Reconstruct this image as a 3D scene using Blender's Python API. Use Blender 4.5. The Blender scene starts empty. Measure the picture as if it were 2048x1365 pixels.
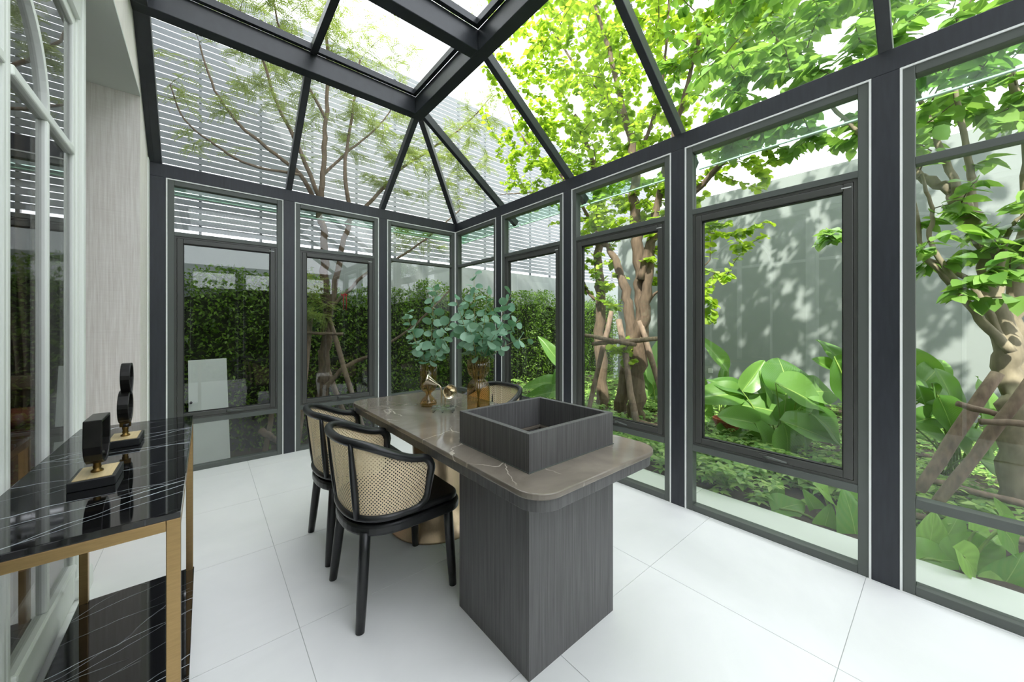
import bpy, math, random
import numpy as np
from mathutils import Vector, Matrix

random.seed(7)
rng = np.random.default_rng(11)
scene = bpy.context.scene
COL = scene.collection

# ------------------------------------------------------------------ camera
F_PX = 728.8                 # focal length in pixels of the 2048 wide photograph
YAW = math.radians(40.11)    # camera heading, turned from +Y (along the right wall) towards +X
CAM_H = 1.30
HORIZON = 650.0
cam_d = bpy.data.cameras.new('camera')
cam = bpy.data.objects.new('camera', cam_d)
COL.objects.link(cam)
cam.location = (0, 0, CAM_H)
cam.rotation_euler = (math.pi / 2, 0, -YAW)
cam_d.sensor_fit = 'HORIZONTAL'
cam_d.sensor_width = 36.0
cam_d.lens = F_PX / 2048 * 36.0
cam_d.shift_y = -(682.5 - HORIZON) / 2048
cam_d.clip_start = 0.02
cam_d.clip_end = 300
scene.camera = cam

# ------------------------------------------------------------------ sky, sun, exposure
world = bpy.data.worlds.new('hazy_sky')
scene.world = world
world.use_nodes = True
wn = world.node_tree
wn.nodes.clear()
w_out = wn.nodes.new('ShaderNodeOutputWorld')
w_bg = wn.nodes.new('ShaderNodeBackground')
w_bg.inputs['Color'].default_value = (0.945, 0.952, 1.03, 1)
w_bg.inputs['Strength'].default_value = 2.3
wn.links.new(w_bg.outputs[0], w_out.inputs[0])

sun_d = bpy.data.lights.new('sun', 'SUN')
sun_d.energy = 5.6
sun_d.angle = math.radians(0.8)
sun_d.color = (1.0, 0.95, 0.86)
sun = bpy.data.objects.new('sun', sun_d)
COL.objects.link(sun)
sun.rotation_euler = Vector((0.58, 0.24, -0.78)).to_track_quat('-Z', 'Y').to_euler()
sun.location = (-6, -2, 12)

scene.view_settings.view_transform = 'Standard'
scene.view_settings.look = 'None'
scene.view_settings.gamma = 1.0
scene.view_settings.use_curve_mapping = False
scene.view_settings.exposure = 0.80
scene.cycles.max_bounces = 10
scene.cycles.diffuse_bounces = 5
scene.cycles.glossy_bounces = 5
scene.cycles.transmission_bounces = 6
scene.cycles.transparent_max_bounces = 24
scene.cycles.use_denoising = True
scene.cycles.sample_clamp_indirect = 8.0
scene.cycles.caustics_reflective = False
scene.cycles.caustics_refractive = False

# ------------------------------------------------------------------ photograph pixel -> place
FWD = Vector((math.sin(YAW), math.cos(YAW), 0))
RGT = Vector((math.cos(YAW), -math.sin(YAW), 0))


def W(px, py, X=None, Y=None, Z=None, t=None):
    d = FWD + RGT * ((px - 1024) / F_PX) + Vector((0, 0, (HORIZON - py) / F_PX))
    if X is not None:
        t = X / d.x
    elif Y is not None:
        t = Y / d.y
    elif Z is not None:
        t = (Z - CAM_H) / d.z
    return Vector((0, 0, CAM_H)) + d * t


# ------------------------------------------------------------------ materials
MATS = {}


def srgb(r, g, b):
    def f(c):
        c /= 255.0
        return c / 12.92 if c <= 0.04045 else ((c + 0.055) / 1.055) ** 2.4
    return (f(r), f(g), f(b), 1.0)


class NT:
    def __init__(self, name):
        self.m = bpy.data.materials.new(name)
        self.m.use_nodes = True
        self.t = self.m.node_tree
        self.t.nodes.clear()
        self.out = self.t.nodes.new('ShaderNodeOutputMaterial')
        MATS[name] = self.m

    def n(self, kind, **kw):
        nd = self.t.nodes.new('ShaderNode' + kind)
        for k, v in kw.items():
            if k.startswith('i_'):
                nd.inputs[k[2:].replace('_', ' ')].default_value = v
            else:
                setattr(nd, k, v)
        return nd

    def l(self, a, b):
        self.t.links.new(a, b)

    def math(self, op, a, b=None, c=None):
        nd = self.n('Math', operation=op)
        for i, v in enumerate((a, b, c)):
            if v is None:
                continue
            if isinstance(v, (int, float)):
                nd.inputs[i].default_value = v
            else:
                self.l(v, nd.inputs[i])
        return nd.outputs[0]

    def ramp(self, fac, stops, interp='LINEAR'):
        r = self.n('ValToRGB')
        r.color_ramp.interpolation = interp
        el = r.color_ramp.elements
        while len(el) < len(stops):
            el.new(0.5)
        for e, (p, c) in zip(el, stops):
            e.position = p
            e.color = c if len(c) == 4 else (*c, 1)
        self.l(fac, r.inputs[0])
        return r.outputs[0]

    def coords(self, kind='Object', scale=(1, 1, 1), rot=(0, 0, 0)):
        tc = self.n('TexCoord')
        mp = self.n('Mapping')
        mp.inputs['Scale'].default_value = scale
        mp.inputs['Rotation'].default_value = rot
        self.l(tc.outputs[kind], mp.inputs[0])
        return mp.outputs[0]

    def noise(self, vec, scale=5.0, detail=4.0, rough=0.5, dist=0.0):
        nd = self.n('TexNoise')
        nd.inputs['Scale'].default_value = scale
        nd.inputs['Detail'].default_value = detail
        nd.inputs['Roughness'].default_value = rough
        nd.inputs['Distortion'].default_value = dist
        if vec is not None:
            self.l(vec, nd.inputs['Vector'])
        return nd.outputs[0]

    def mix(self, fac, a, b, mode='MIX'):
        nd = self.n('Mix', data_type='RGBA', blend_type=mode)
        for sock, v in ((nd.inputs[0], fac), (nd.inputs[6], a), (nd.inputs[7], b)):
            if isinstance(v, (int, float)):
                sock.default_value = v
            elif isinstance(v, tuple):
                sock.default_value = v
            else:
                self.l(v, sock)
        return nd.outputs[2]

    def bsdf(self, color, rough=0.5, metal=0.0, spec=0.5, bump=None, bump_str=0.1, bump_dist=0.01, coat=0.0):
        p = self.n('BsdfPrincipled')
        for key, v in (('Base Color', color), ('Roughness', rough)):
            if isinstance(v, (tuple, int, float)):
                p.inputs[key].default_value = v
            else:
                self.l(v, p.inputs[key])
        p.inputs['Metallic'].default_value = metal
        p.inputs['Specular IOR Level'].default_value = spec
        p.inputs['Coat Weight'].default_value = coat
        if bump is not None:
            b = self.n('Bump')
            b.inputs['Strength'].default_value = bump_str
            b.inputs['Distance'].default_value = bump_dist
            self.l(bump, b.inputs['Height'])
            self.l(b.outputs[0], p.inputs['Normal'])
        self.l(p.outputs[0], self.out.inputs[0])
        return p


def plain(name, rgb, rough=0.5, metal=0.0, spec=0.5, vary=0.12, scale=6.0, bump=0.0, stretch=(1, 1, 1), coat=0.0):
    k = NT(name)
    v = k.coords('Object', scale=stretch)
    nz = k.noise(v, scale, 5)
    base = srgb(*rgb)
    lo = tuple(c * (1 - vary) for c in base[:3])
    hi = tuple(min(1, c * (1 + vary)) for c in base[:3])
    col = k.ramp(nz, [(0.25, lo), (0.75, hi)])
    k.bsdf(col, rough, metal, spec, nz if bump else None, bump, 0.01, coat)
    return k.m


def glass(name, tint, f0=0.045, rough=0.0, gain=1.0):
    """thin architectural glass: clear transmission with Schlick reflection"""
    k = NT(name)
    g = k.n('NewGeometry')
    dot = k.n('VectorMath', operation='DOT_PRODUCT')
    k.l(g.outputs['Normal'], dot.inputs[0])
    k.l(g.outputs['Incoming'], dot.inputs[1])
    c = k.math('ABSOLUTE', dot.outputs['Value'])
    om = k.math('SUBTRACT', 1.0, c)
    p5 = k.math('POWER', om, 5.0)
    fr = k.math('MULTIPLY_ADD', p5, (1 - f0) * gain, f0)
    tr = k.n('BsdfTransparent')
    tr.inputs[0].default_value = (*tint, 1)
    gl = k.n('BsdfGlossy')
    gl.inputs['Roughness'].default_value = rough
    mx = k.n('MixShader')
    k.l(fr, mx.inputs[0])
    k.l(tr.outputs[0], mx.inputs[1])
    k.l(gl.outputs[0], mx.inputs[2])
    k.l(mx.outputs[0], k.out.inputs[0])
    return k.m


def leaf_mat(name, dark, light, trans, tw=0.45, rough=0.45, vein=0.0, spec=0.4):
    k = NT(name)
    g = k.n('NewGeometry')
    oi = k.n('ObjectInfo')
    rnd = k.math('FRACT', k.math('ADD', g.outputs['Random Per Island'], oi.outputs['Random']))
    col = k.ramp(rnd, [(0.0, srgb(*dark)), (1.0, srgb(*light))])
    if vein:
        uv = k.n('UVMap')
        wv = k.n('TexWave', wave_type='BANDS', bands_direction='Y')
        mp = k.n('Mapping')
        mp.inputs['Scale'].default_value = (1, vein, 1)
        k.l(uv.outputs[0], mp.inputs[0])
        sx = k.n('SeparateXYZ')
        k.l(uv.outputs[0], sx.inputs[0])
        off = k.math('ABSOLUTE', k.math('SUBTRACT', sx.outputs[0], 0.5))
        ph = k.math('SUBTRACT', k.math('MULTIPLY', sx.outputs[1], vein), k.math('MULTIPLY', off, vein * 0.9))
        s = k.math('SINE', ph)
        v01 = k.math('MULTIPLY_ADD', s, 0.5, 0.5)
        col = k.mix(k.math('MULTIPLY', v01, 0.6), col, tuple(c * 0.62 for c in srgb(*light)[:3]) + (1,))
        mid = k.math('LESS_THAN', off, 0.011)
        col = k.mix(k.math('MULTIPLY', mid, 0.7), col, srgb(190, 215, 120))
    p = k.n('BsdfPrincipled')
    k.l(col, p.inputs['Base Color'])
    p.inputs['Roughness'].default_value = rough
    p.inputs['Specular IOR Level'].default_value = spec
    tl = k.n('BsdfTranslucent')
    tcol = k.mix(k.math('MULTIPLY', rnd, 0.35), srgb(*trans), srgb(*light))
    k.l(tcol, tl.inputs[0])
    mx = k.n('MixShader')
    mx.inputs[0].default_value = tw
    k.l(p.outputs[0], mx.inputs[1])
    k.l(tl.outputs[0], mx.inputs[2])
    k.l(mx.outputs[0], k.out.inputs[0])
    return k.m


plain('dark_post', (43, 46, 53), 0.42, vary=0.18, scale=7, stretch=(9, 9, 1.2), bump=0.06)
plain('roof_steel', (40, 44, 49), 0.34, vary=0.2, scale=5, stretch=(3, 3, 3), bump=0.05)
plain('aluminium', (86, 91, 87), 0.4, vary=0.06, scale=3)
plain('sash_metal', (70, 71, 68), 0.36, vary=0.06, scale=3)
plain('gasket', (30, 31, 31), 0.6)
plain('sealant', (238, 240, 238), 0.5, vary=0.04)
glass('window_glass', (0.962, 0.984, 0.974), 0.045)
glass('roof_glass', (0.968, 0.988, 0.978), 0.03)
glass('door_glass', (0.80, 0.80, 0.79), 0.11, gain=1.0)
glass('clear_crystal', (0.90, 0.95, 0.93), 0.18)
glass('amber_glass', (0.90, 0.79, 0.60), 0.07)
plain('sage_paint', (232, 235, 230), 0.38, vary=0.03, scale=2)
plain('white_paint', (222, 225, 222), 0.6, vary=0.03, scale=2)
plain('soffit_paint', (214, 218, 212), 0.7, vary=0.03, scale=2)
plain('brass', (168, 140, 98), 0.34, metal=1.0, vary=0.1, scale=30, stretch=(1, 1, 8))
plain('champagne_metal', (214, 190, 158), 0.36, metal=0.8, vary=0.08, scale=20, stretch=(6, 6, 1))
plain('pale_gold', (216, 206, 184), 0.16, metal=1.0, vary=0.05)
plain('black_rubber', (22, 22, 23), 0.6)
plain('black_lacquer', (26, 27, 29), 0.33, vary=0.2, scale=20, stretch=(1, 1, 6))
plain('black_leather', (24, 25, 27), 0.45, vary=0.2, scale=60, bump=0.1)
plain('sculpture_bronze', (30, 29, 28), 0.28, metal=0.4, vary=0.5, scale=18)
plain('antique_brass', (120, 96, 52), 0.3, metal=0.9, vary=0.4, scale=30)
plain('inlay_wood', (206, 184, 138), 0.4, vary=0.12, scale=6, stretch=(60, 2, 2))
plain('bark', (104, 88, 72), 0.9, vary=0.38, scale=9, stretch=(4, 4, 1), bump=0.7)
plain('smooth_bark', (140, 130, 108), 0.85, vary=0.3, scale=7, stretch=(3, 3, 1.4), bump=0.4)
plain('twig', (104, 92, 74), 0.9, vary=0.25)
plain('stake_wood', (128, 110, 94), 0.9, vary=0.42, scale=6, stretch=(5, 5, 1.6), bump=0.6)
plain('soil', (66, 54, 44), 1.0, vary=0.4, scale=14, bump=0.8)
plain('lawn', (74, 92, 50), 1.0, vary=0.4, scale=20, bump=0.5)
plain('stone_ledge', (226, 228, 222), 0.55, vary=0.04, scale=3)
plain('garden_wall', (140, 147, 145), 0.8, vary=0.05, scale=1.1)
plain('backdrop_wall', (150, 156, 156), 0.85, vary=0.08, scale=1.4)
plain('slat_grey', (136, 140, 146), 0.6, vary=0.08, scale=2, stretch=(0.5, 4, 4))
plain('slat_post', (84, 88, 92), 0.6)
plain('board_white', (240, 244, 238), 0.6, vary=0.05, scale=3)
plain('red_cord', (190, 40, 36), 0.7)
plain('terracotta', (176, 92, 66), 0.85, vary=0.15)
plain('sideboard_wood', (150, 92, 68), 0.4, vary=0.18, scale=5, stretch=(2, 2, 12))
plain('curtain_cloth', (128, 115, 98), 0.95, vary=0.1, scale=40)
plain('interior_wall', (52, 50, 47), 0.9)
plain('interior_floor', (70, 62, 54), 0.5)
plain('outlet_white', (200, 204, 202), 0.5)
plain('euc_stem', (150, 146, 96), 0.7, vary=0.15)
plain('petiole', (120, 150, 60), 0.55, vary=0.15)
plain('render_grey', (205, 206, 202), 0.85, vary=0.04)
plain('bounce_white', (240, 240, 236), 0.85, vary=0.03)
plain('sticker', (215, 218, 216), 0.5)

leaf_mat('leaf_lime', (108, 150, 40), (184, 208, 76), (186, 218, 58), 0.52, rough=0.38)
leaf_mat('leaf_ovate', (70, 118, 50), (150, 188, 98), (156, 200, 78), 0.46, rough=0.34, spec=0.6)
leaf_mat('leaf_feather', (110, 136, 62), (168, 180, 104), (172, 190, 92), 0.45, rough=0.7)
leaf_mat('leaf_hedge', (26, 52, 16), (122, 158, 54), (112, 160, 38), 0.36)
leaf_mat('leaf_calathea', (44, 96, 32), (132, 176, 92), (140, 190, 56), 0.36, rough=0.34, vein=115.0)
leaf_mat('leaf_arrow', (84, 144, 54), (158, 202, 92), (150, 205, 70), 0.38, rough=0.36, vein=34.0)
leaf_mat('leaf_shrub', (86, 136, 62), (176, 204, 112), (150, 200, 70), 0.35)
leaf_mat('leaf_eucalyptus', (78, 128, 98), (156, 192, 166), (110, 165, 105), 0.25, rough=0.5)


def mat_floor():
    k = NT('porcelain_tile')
    v = k.coords('Object', scale=(1, 1, 1))
    oi = k.n('ObjectInfo')
    add = k.n('VectorMath', operation='ADD')
    k.l(v, add.inputs[0])
    k.l(oi.outputs['Location'], add.inputs[1])
    n1 = k.noise(add.outputs[0], 1.4, 6, 0.6, 0.6)
    col = k.ramp(n1, [(0.3, srgb(232, 233, 232)), (0.7, srgb(243, 243, 242))])
    n2 = k.noise(add.outputs[0], 9, 4)
    rg = k.ramp(n2, [(0.3, (0.34,) * 3), (0.7, (0.44,) * 3)])
    k.bsdf(col, rg, 0, 0.4)


mat_floor()
plain('grout', (198, 200, 198), 0.9)


def mat_table_marble():
    k = NT('taupe_marble')
    v = k.coords('Object')
    n = k.noise(v, 3.0, 8, 0.6, 0.8)
    col = k.ramp(n, [(0.28, srgb(104, 97, 88)), (0.72, srgb(138, 129, 118))])
    nv = k.n('TexNoise')
    nv.inputs['Scale'].default_value = 2.2
    nv.inputs['Detail'].default_value = 5
    k.l(v, nv.inputs['Vector'])
    vm = k.n('VectorMath', operation='MULTIPLY_ADD')
    k.l(nv.outputs['Color'], vm.inputs[0])
    vm.inputs[1].default_value = (0.45, 0.45, 0.45)
    k.l(v, vm.inputs[2])
    vo = k.n('TexVoronoi', feature='DISTANCE_TO_EDGE')
    vo.inputs['Scale'].default_value = 3.4
    k.l(vm.outputs[0], vo.inputs['Vector'])
    line = k.math('LESS_THAN', vo.outputs['Distance'], 0.009)
    msk = k.ramp(k.noise(v, 4.0, 3), [(0.47, (0, 0, 0)), (0.62, (1, 1, 1))])
    fac = k.math('MULTIPLY', line, msk)
    col = k.mix(k.math('MULTIPLY', fac, 0.8), col, srgb(206, 196, 182))
    k.bsdf(col, 0.10, 0, 0.55)


def mat_black_marble():
    k = NT('black_marble')
    total = None
    for ang, freq, warp, wid, off in ((-12, 6.5, 1.0, 0.012, 0.0), (6, 4.2, 1.2, 0.007, 3.1), (-34, 3.2, 0.9, 0.008, 7.7), (-20, 9.0, 0.8, 0.007, 5.2)):
        v = k.coords('Object', rot=(0, 0, math.radians(ang)))
        ad = k.n('VectorMath', operation='ADD')
        k.l(v, ad.inputs[0])
        ad.inputs[1].default_value = (off, off * 0.7, 0)
        st = k.n('VectorMath', operation='MULTIPLY')
        k.l(ad.outputs[0], st.inputs[0])
        st.inputs[1].default_value = (1.0, 3.0, 1.0)
        sx = k.n('SeparateXYZ')
        k.l(ad.outputs[0], sx.inputs[0])
        nz = k.noise(ad.outputs[0], 2.0, 4, 0.5)
        sv = k.math('ADD', k.math('MULTIPLY', sx.outputs[1], freq), k.math('MULTIPLY', nz, warp))
        dist = k.math('ABSOLUTE', k.math('SUBTRACT', k.math('FRACT', sv), 0.5))
        wn_ = k.math('MULTIPLY', k.noise(st.outputs[0], 6.0, 2), wid * 1.6)
        ln = k.math('LESS_THAN', dist, wn_)
        msk = k.ramp(k.noise(st.outputs[0], 1.6, 2), [(0.46, (0, 0, 0)), (0.60, (1, 1, 1))])
        one = k.math('MULTIPLY', ln, msk)
        total = one if total is None else k.math('MAXIMUM', total, one)
    col = k.mix(total, srgb(13, 13, 15), srgb(206, 212, 220))
    k.bsdf(col, 0.04, 0, 0.6)


def mat_dark_oak():
    k = NT('dark_oak')
    v = k.coords('Object', scale=(70, 70, 1.6))
    n = k.noise(v, 1.6, 6, 0.65, 0.3)
    col = k.ramp(n, [(0.3, srgb(72, 71, 71)), (0.7, srgb(104, 103, 103))])
    k.bsdf(col, 0.46, 0, 0.4, n, 0.25, 0.004)


def mat_wallpaper():
    k = NT('linen_wallpaper')
    va = k.coords('Object', scale=(90, 90, 3))
    vb = k.coords('Object', scale=(5, 5, 220))
    n1 = k.noise(va, 1.2, 5, 0.6, 0.4)
    n2 = k.noise(vb, 1.0, 4, 0.6)
    h = k.math('ADD', k.math('MULTIPLY', n1, 0.78), k.math('MULTIPLY', n2, 0.22))
    col = k.ramp(h, [(0.34, srgb(228, 221, 213)), (0.64, srgb(250, 246, 240))])
    k.bsdf(col, 0.8, 0, 0.2, h, 0.2, 0.004)


def mat_cane():
    k = NT('woven_cane')
    uv = k.n('UVMap')
    s = 0.0165

    def lattice(off):
        vm = k.n('VectorMath', operation='MULTIPLY_ADD')
        k.l(uv.outputs[0], vm.inputs[0])
        vm.inputs[1].default_value = (1 / s, 1 / s, 0)
        vm.inputs[2].default_value = (off, off, 0)
        fr = k.n('VectorMath', operation='FRACTION')
        k.l(vm.outputs[0], fr.inputs[0])
        sb = k.n('VectorMath', operation='SUBTRACT')
        k.l(fr.outputs[0], sb.inputs[0])
        sb.inputs[1].default_value = (0.5, 0.5, 0)
        ln = k.n('VectorMath', operation='LENGTH')
        k.l(sb.outputs[0], ln.inputs[0])
        return ln.outputs['Value']
    d = k.math('MINIMUM', lattice(0.0), lattice(0.5))
    hole = k.math('LESS_THAN', d, 0.185)
    nz = k.noise(k.coords('UV', scale=(60, 60, 1)), 3, 3)
    col = k.ramp(nz, [(0.3, srgb(240, 220, 180)), (0.7, srgb(252, 238, 208))])
    p = k.n('BsdfPrincipled')
    k.l(col, p.inputs['Base Color'])
    p.inputs['Roughness'].default_value = 0.5
    tl = k.n('BsdfTranslucent')
    tl.inputs[0].default_value = srgb(220, 190, 140)
    m0 = k.n('MixShader')
    m0.inputs[0].default_value = 0.25
    k.l(p.outputs[0], m0.inputs[1])
    k.l(tl.outputs[0], m0.inputs[2])
    tr = k.n('BsdfTransparent')
    mx = k.n('MixShader')
    k.l(hole, mx.inputs[0])
    k.l(m0.outputs[0], mx.inputs[1])
    k.l(tr.outputs[0], mx.inputs[2])
    k.l(mx.outputs[0], k.out.inputs[0])


mat_table_marble()
mat_black_marble()
mat_dark_oak()
mat_wallpaper()
mat_cane()


# ------------------------------------------------------------------ mesh helpers
def box_vf(lo, hi):
    x0, y0, z0 = lo
    x1, y1, z1 = hi
    v = [(x0, y0, z0), (x1, y0, z0), (x1, y1, z0), (x0, y1, z0), (x0, y0, z1), (x1, y0, z1), (x1, y1, z1), (x0, y1, z1)]
    f = [(0, 3, 2, 1), (4, 5, 6, 7), (0, 1, 5, 4), (1, 2, 6, 5), (2, 3, 7, 6), (3, 0, 4, 7)]
    return v, f


class MB:
    def __init__(self):
        self.v, self.f, self.uv = [], [], None

    def add(self, v, f):
        o = len(self.v)
        self.v += [tuple(p) for p in v]
        self.f += [tuple(i + o for i in q) for q in f]
        return self

    def box(self, lo, hi):
        lo, hi = tuple(map(min, lo, hi)), tuple(map(max, lo, hi))
        return self.add(*box_vf(lo, hi))

    def bar(self, p0, p1, w, h, up=(0, 0, 1), shift=0.0):
        """box along p0-p1, w across, h along up; shift moves it along up"""
        p0, p1 = Vector(p0), Vector(p1)
        d = (p1 - p0).normalized()
        s = d.cross(Vector(up)).normalized()
        u = s.cross(d).normalized()
        v = []
        for p in (p0, p1):
            for a, b in ((-.5, 0), (.5, 0), (.5, 1), (-.5, 1)):
                v.append(p + s * (a * w) + u * (b * h + shift))
        return self.add(v, [(0, 1, 2, 3), (7, 6, 5, 4), (0, 4, 5, 1), (1, 5, 6, 2), (2, 6, 7, 3), (3, 7, 4, 0)])

    def tube(self, pts, rad, seg=8, caps=True, closed=False):
        pts = [Vector(p) for p in pts]
        n = len(pts)
        if isinstance(rad, (int, float)):
            rad = [rad] * n
        v, f = [], []
        prev = None
        for i, p in enumerate(pts):
            if closed:
                d = pts[(i + 1) % n] - pts[i - 1]
            else:
                d = pts[min(i + 1, n - 1)] - pts[max(i - 1, 0)]
            d = d.normalized() if d.length > 1e-9 else Vector((0, 0, 1))
            if prev is None:
                a = Vector((0, 0, 1)) if abs(d.z) < 0.9 else Vector((1, 0, 0))
                s = d.cross(a).normalized()
            else:
                s = prev - d * prev.dot(d)
                s = s.normalized() if s.length > 1e-6 else d.orthogonal().normalized()
            prev = s
            u = d.cross(s)
            for j in range(seg):
                a = 2 * math.pi * j / seg
                v.append(p + (s * math.cos(a) + u * math.sin(a)) * rad[i])
        m = n if closed else n - 1
        for i in range(m):
            for j in range(seg):
                a, b = i * seg + j, i * seg + (j + 1) % seg
                c, e = ((i + 1) % n) * seg + (j + 1) % seg, ((i + 1) % n) * seg + j
                f.append((a, b, c, e))
        if caps and not closed:
            f.append(tuple(range(seg))[::-1])
            f.append(tuple((n - 1) * seg + j for j in range(seg)))
        return self.add(v, f)

    def lathe(self, prof, c=(0, 0, 0), seg=32, flute=0.0, nfl=0, closed=True):
        v, f = [], []
        for r, z in prof:
            for j in range(seg):
                a = 2 * math.pi * j / seg
                rr = r * (1 + flute * math.cos(nfl * a)) if nfl else r
                v.append((c[0] + rr * math.cos(a), c[1] + rr * math.sin(a), c[2] + z))
        for i in range(len(prof) - 1):
            for j in range(seg):
                f.append((i * seg + j, i * seg + (j + 1) % seg, (i + 1) * seg + (j + 1) % seg, (i + 1) * seg + j))
        if closed:
            f.append(tuple(range(seg))[::-1])
            f.append(tuple((len(prof) - 1) * seg + j for j in range(seg)))
        return self.add(v, f)

    def prism(self, poly, axis, a0, a1):
        """extrude a 2D polygon; axis 'z': poly (x,y); 'x': poly (y,z); 'y': poly (x,z)"""
        def mk(p, a):
            return {'z': (p[0], p[1], a), 'x': (a, p[0], p[1]), 'y': (p[0], a, p[1])}[axis]
        n = len(poly)
        v = [mk(p, a0) for p in poly] + [mk(p, a1) for p in poly]
        f = [tuple(range(n))[::-1], tuple(range(n, 2 * n))] + [(i, (i + 1) % n, n + (i + 1) % n, n + i) for i in range(n)]
        return self.add(v, f)

    def slab(self, poly3, nrm, th):
        """3D polygon thickened along nrm"""
        nrm = Vector(nrm).normalized() * th
        n = len(poly3)
        v = [Vector(p) for p in poly3] + [Vector(p) + nrm for p in poly3]
        f = [tuple(range(n))[::-1], tuple(range(n, 2 * n))] + [(i, (i + 1) % n, n + (i + 1) % n, n + i) for i in range(n)]
        return self.add(v, f)

    def mesh(self, name, mat, smooth=False):
        me = bpy.data.meshes.new(name)
        me.from_pydata(self.v, [], self.f)
        me.materials.append(MATS[mat])
        if self.uv is not None:
            ul = me.uv_layers.new(name='UVMap')
            idx = np.empty(len(me.loops), dtype=np.int32)
            me.loops.foreach_get('vertex_index', idx)
            ul.data.foreach_set('uv', np.asarray(self.uv, dtype=np.float32)[idx].ravel())
        if smooth:
            me.polygons.foreach_set('use_smooth', [True] * len(me.polygons))
        me.update()
        return me

    def build(self, name, mat, parent=None, smooth=False, bevel=0.0, bseg=2):
        o = bpy.data.objects.new(name, self.mesh(name, mat, smooth))
        COL.objects.link(o)
        if parent is not None:
            o.parent = parent
            o.location = -wpos(parent)
        if bevel:
            b = o.modifiers.new('bevel', 'BEVEL')
            b.width = bevel
            b.segments = bseg
            b.limit_method = 'ANGLE'
            b.angle_limit = math.radians(40)
        return o


def wpos(o):
    p = Vector((0, 0, 0))
    while o is not None:
        p = p + o.location
        o = o.parent
    return p


def tag(o, label, cat, group=None, kind=None):
    o['label'] = label
    o['category'] = cat
    if group:
        o['group'] = group
    if kind:
        o['kind'] = kind
    return o


def thing(name, loc, label, cat, group=None, kind=None):
    o = bpy.data.objects.new(name, None)
    o.empty_display_size = 0.05
    COL.objects.link(o)
    o.location = loc
    return tag(o, label, cat, group, kind)


def fast_mesh(name, V, Fc, mat, uv=None, smooth=False):
    """V (n,3) array, Fc (m,k) array of equal sided faces"""
    me = bpy.data.meshes.new(name)
    V = np.asarray(V, dtype=np.float32)
    Fc = np.asarray(Fc, dtype=np.int32)
    m, kk = Fc.shape
    me.vertices.add(len(V))
    me.vertices.foreach_set('co', V.ravel())
    me.loops.add(m * kk)
    me.loops.foreach_set('vertex_index', Fc.ravel())
    me.polygons.add(m)
    me.polygons.foreach_set('loop_start', np.arange(0, m * kk, kk, dtype=np.int32))
    me.polygons.foreach_set('loop_total', np.full(m, kk, dtype=np.int32))
    if smooth:
        me.polygons.foreach_set('use_smooth', np.ones(m, dtype=bool))
    if uv is not None:
        ul = me.uv_layers.new(name='UVMap')
        ul.data.foreach_set('uv', np.asarray(uv, dtype=np.float32)[Fc.ravel()].ravel())
    me.materials.append(MATS[mat])
    me.update(calc_edges=True)
    me.validate()
    return me


# =================================================================== ROOM SHELL
XR, YB = 2.60, 4.28          # inner faces of the right and back glass walls
XL = -0.36                   # face of the house wall on the left
YF = -2.20                   # room end behind the camera
PW = 0.10                    # post width
Z_EAVE0, Z_EAVE1 = 2.556, 2.668
POST_Y = [-1.90, -0.855, 0.191, 1.236, 2.281, 3.329]
POST_X = [-0.305, 0.652, 1.611]
RING_X, RING_Y = 1.60, 3.33
RZ0, RZ1 = 3.335, 3.495

# ---- floor
floor = thing('floor', (0, 0, 0), 'pale grey porcelain tiled floor of the glass room', 'floor', kind='structure')
MB().box((XL - 0.3, YF, -0.60), (XR + 0.12, YB + 0.12, -0.004)).build('grout_bed', 'grout', floor)
TS = 0.760
xs = [0.31 + TS * k for k in range(-1, 4)]
xs = [XL - 0.29] + [x for x in xs if XL - 0.2 < x < XR] + [XR + 0.06]
ys = [0.26 + TS * k for k in range(-4, 7)]
ys = [YF] + [y for y in ys if YF + 0.1 < y < YB] + [YB + 0.06]
g = 0.0013
for i in range(len(xs) - 1):
    for j in range(len(ys) - 1):
        MB().box((xs[i] + g, ys[j] + g, -0.006), (xs[i + 1] - g, ys[j + 1] - g, 0.0)).build('tile', 'porcelain_tile', floor)

# ---- posts and eave beams of the two glass walls
wall_right = thing('wall_right', (XR + 0.05, 1.0, 0), 'glazed garden wall of dark posts under a dark eave beam', 'wall', kind='structure')
for y in POST_Y:
    MB().box((XR, y - PW / 2, 0), (XR + 0.10, y + PW / 2, Z_EAVE0)).build('post', 'dark_post', wall_right, bevel=0.003)
MB().box((XR, YF, Z_EAVE0), (XR + 0.11, YB + 0.11, Z_EAVE1)).build('eave_beam', 'dark_post', wall_right, bevel=0.003)
wall_back = thing('wall_back', (1.2, YB + 0.05, 0), 'glazed end wall of dark posts facing the hedge', 'wall', kind='structure')
for x in POST_X:
    MB().box((x - PW / 2, YB, 0), (x + PW / 2, YB + 0.10, Z_EAVE0)).build('post', 'dark_post', wall_back, bevel=0.003)
MB().box((XL + 0.005, YB, Z_EAVE0), (XR - 0.001, YB + 0.11, Z_EAVE1)).build('eave_beam', 'dark_post', wall_back, bevel=0.003)
MB().box((XR + 0.02, YB + 0.02, 0), (XR + 0.10, YB + 0.10, Z_EAVE0)).build('corner_post', 'aluminium', wall_back)

# ---- windows
win_n = [0]


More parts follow.
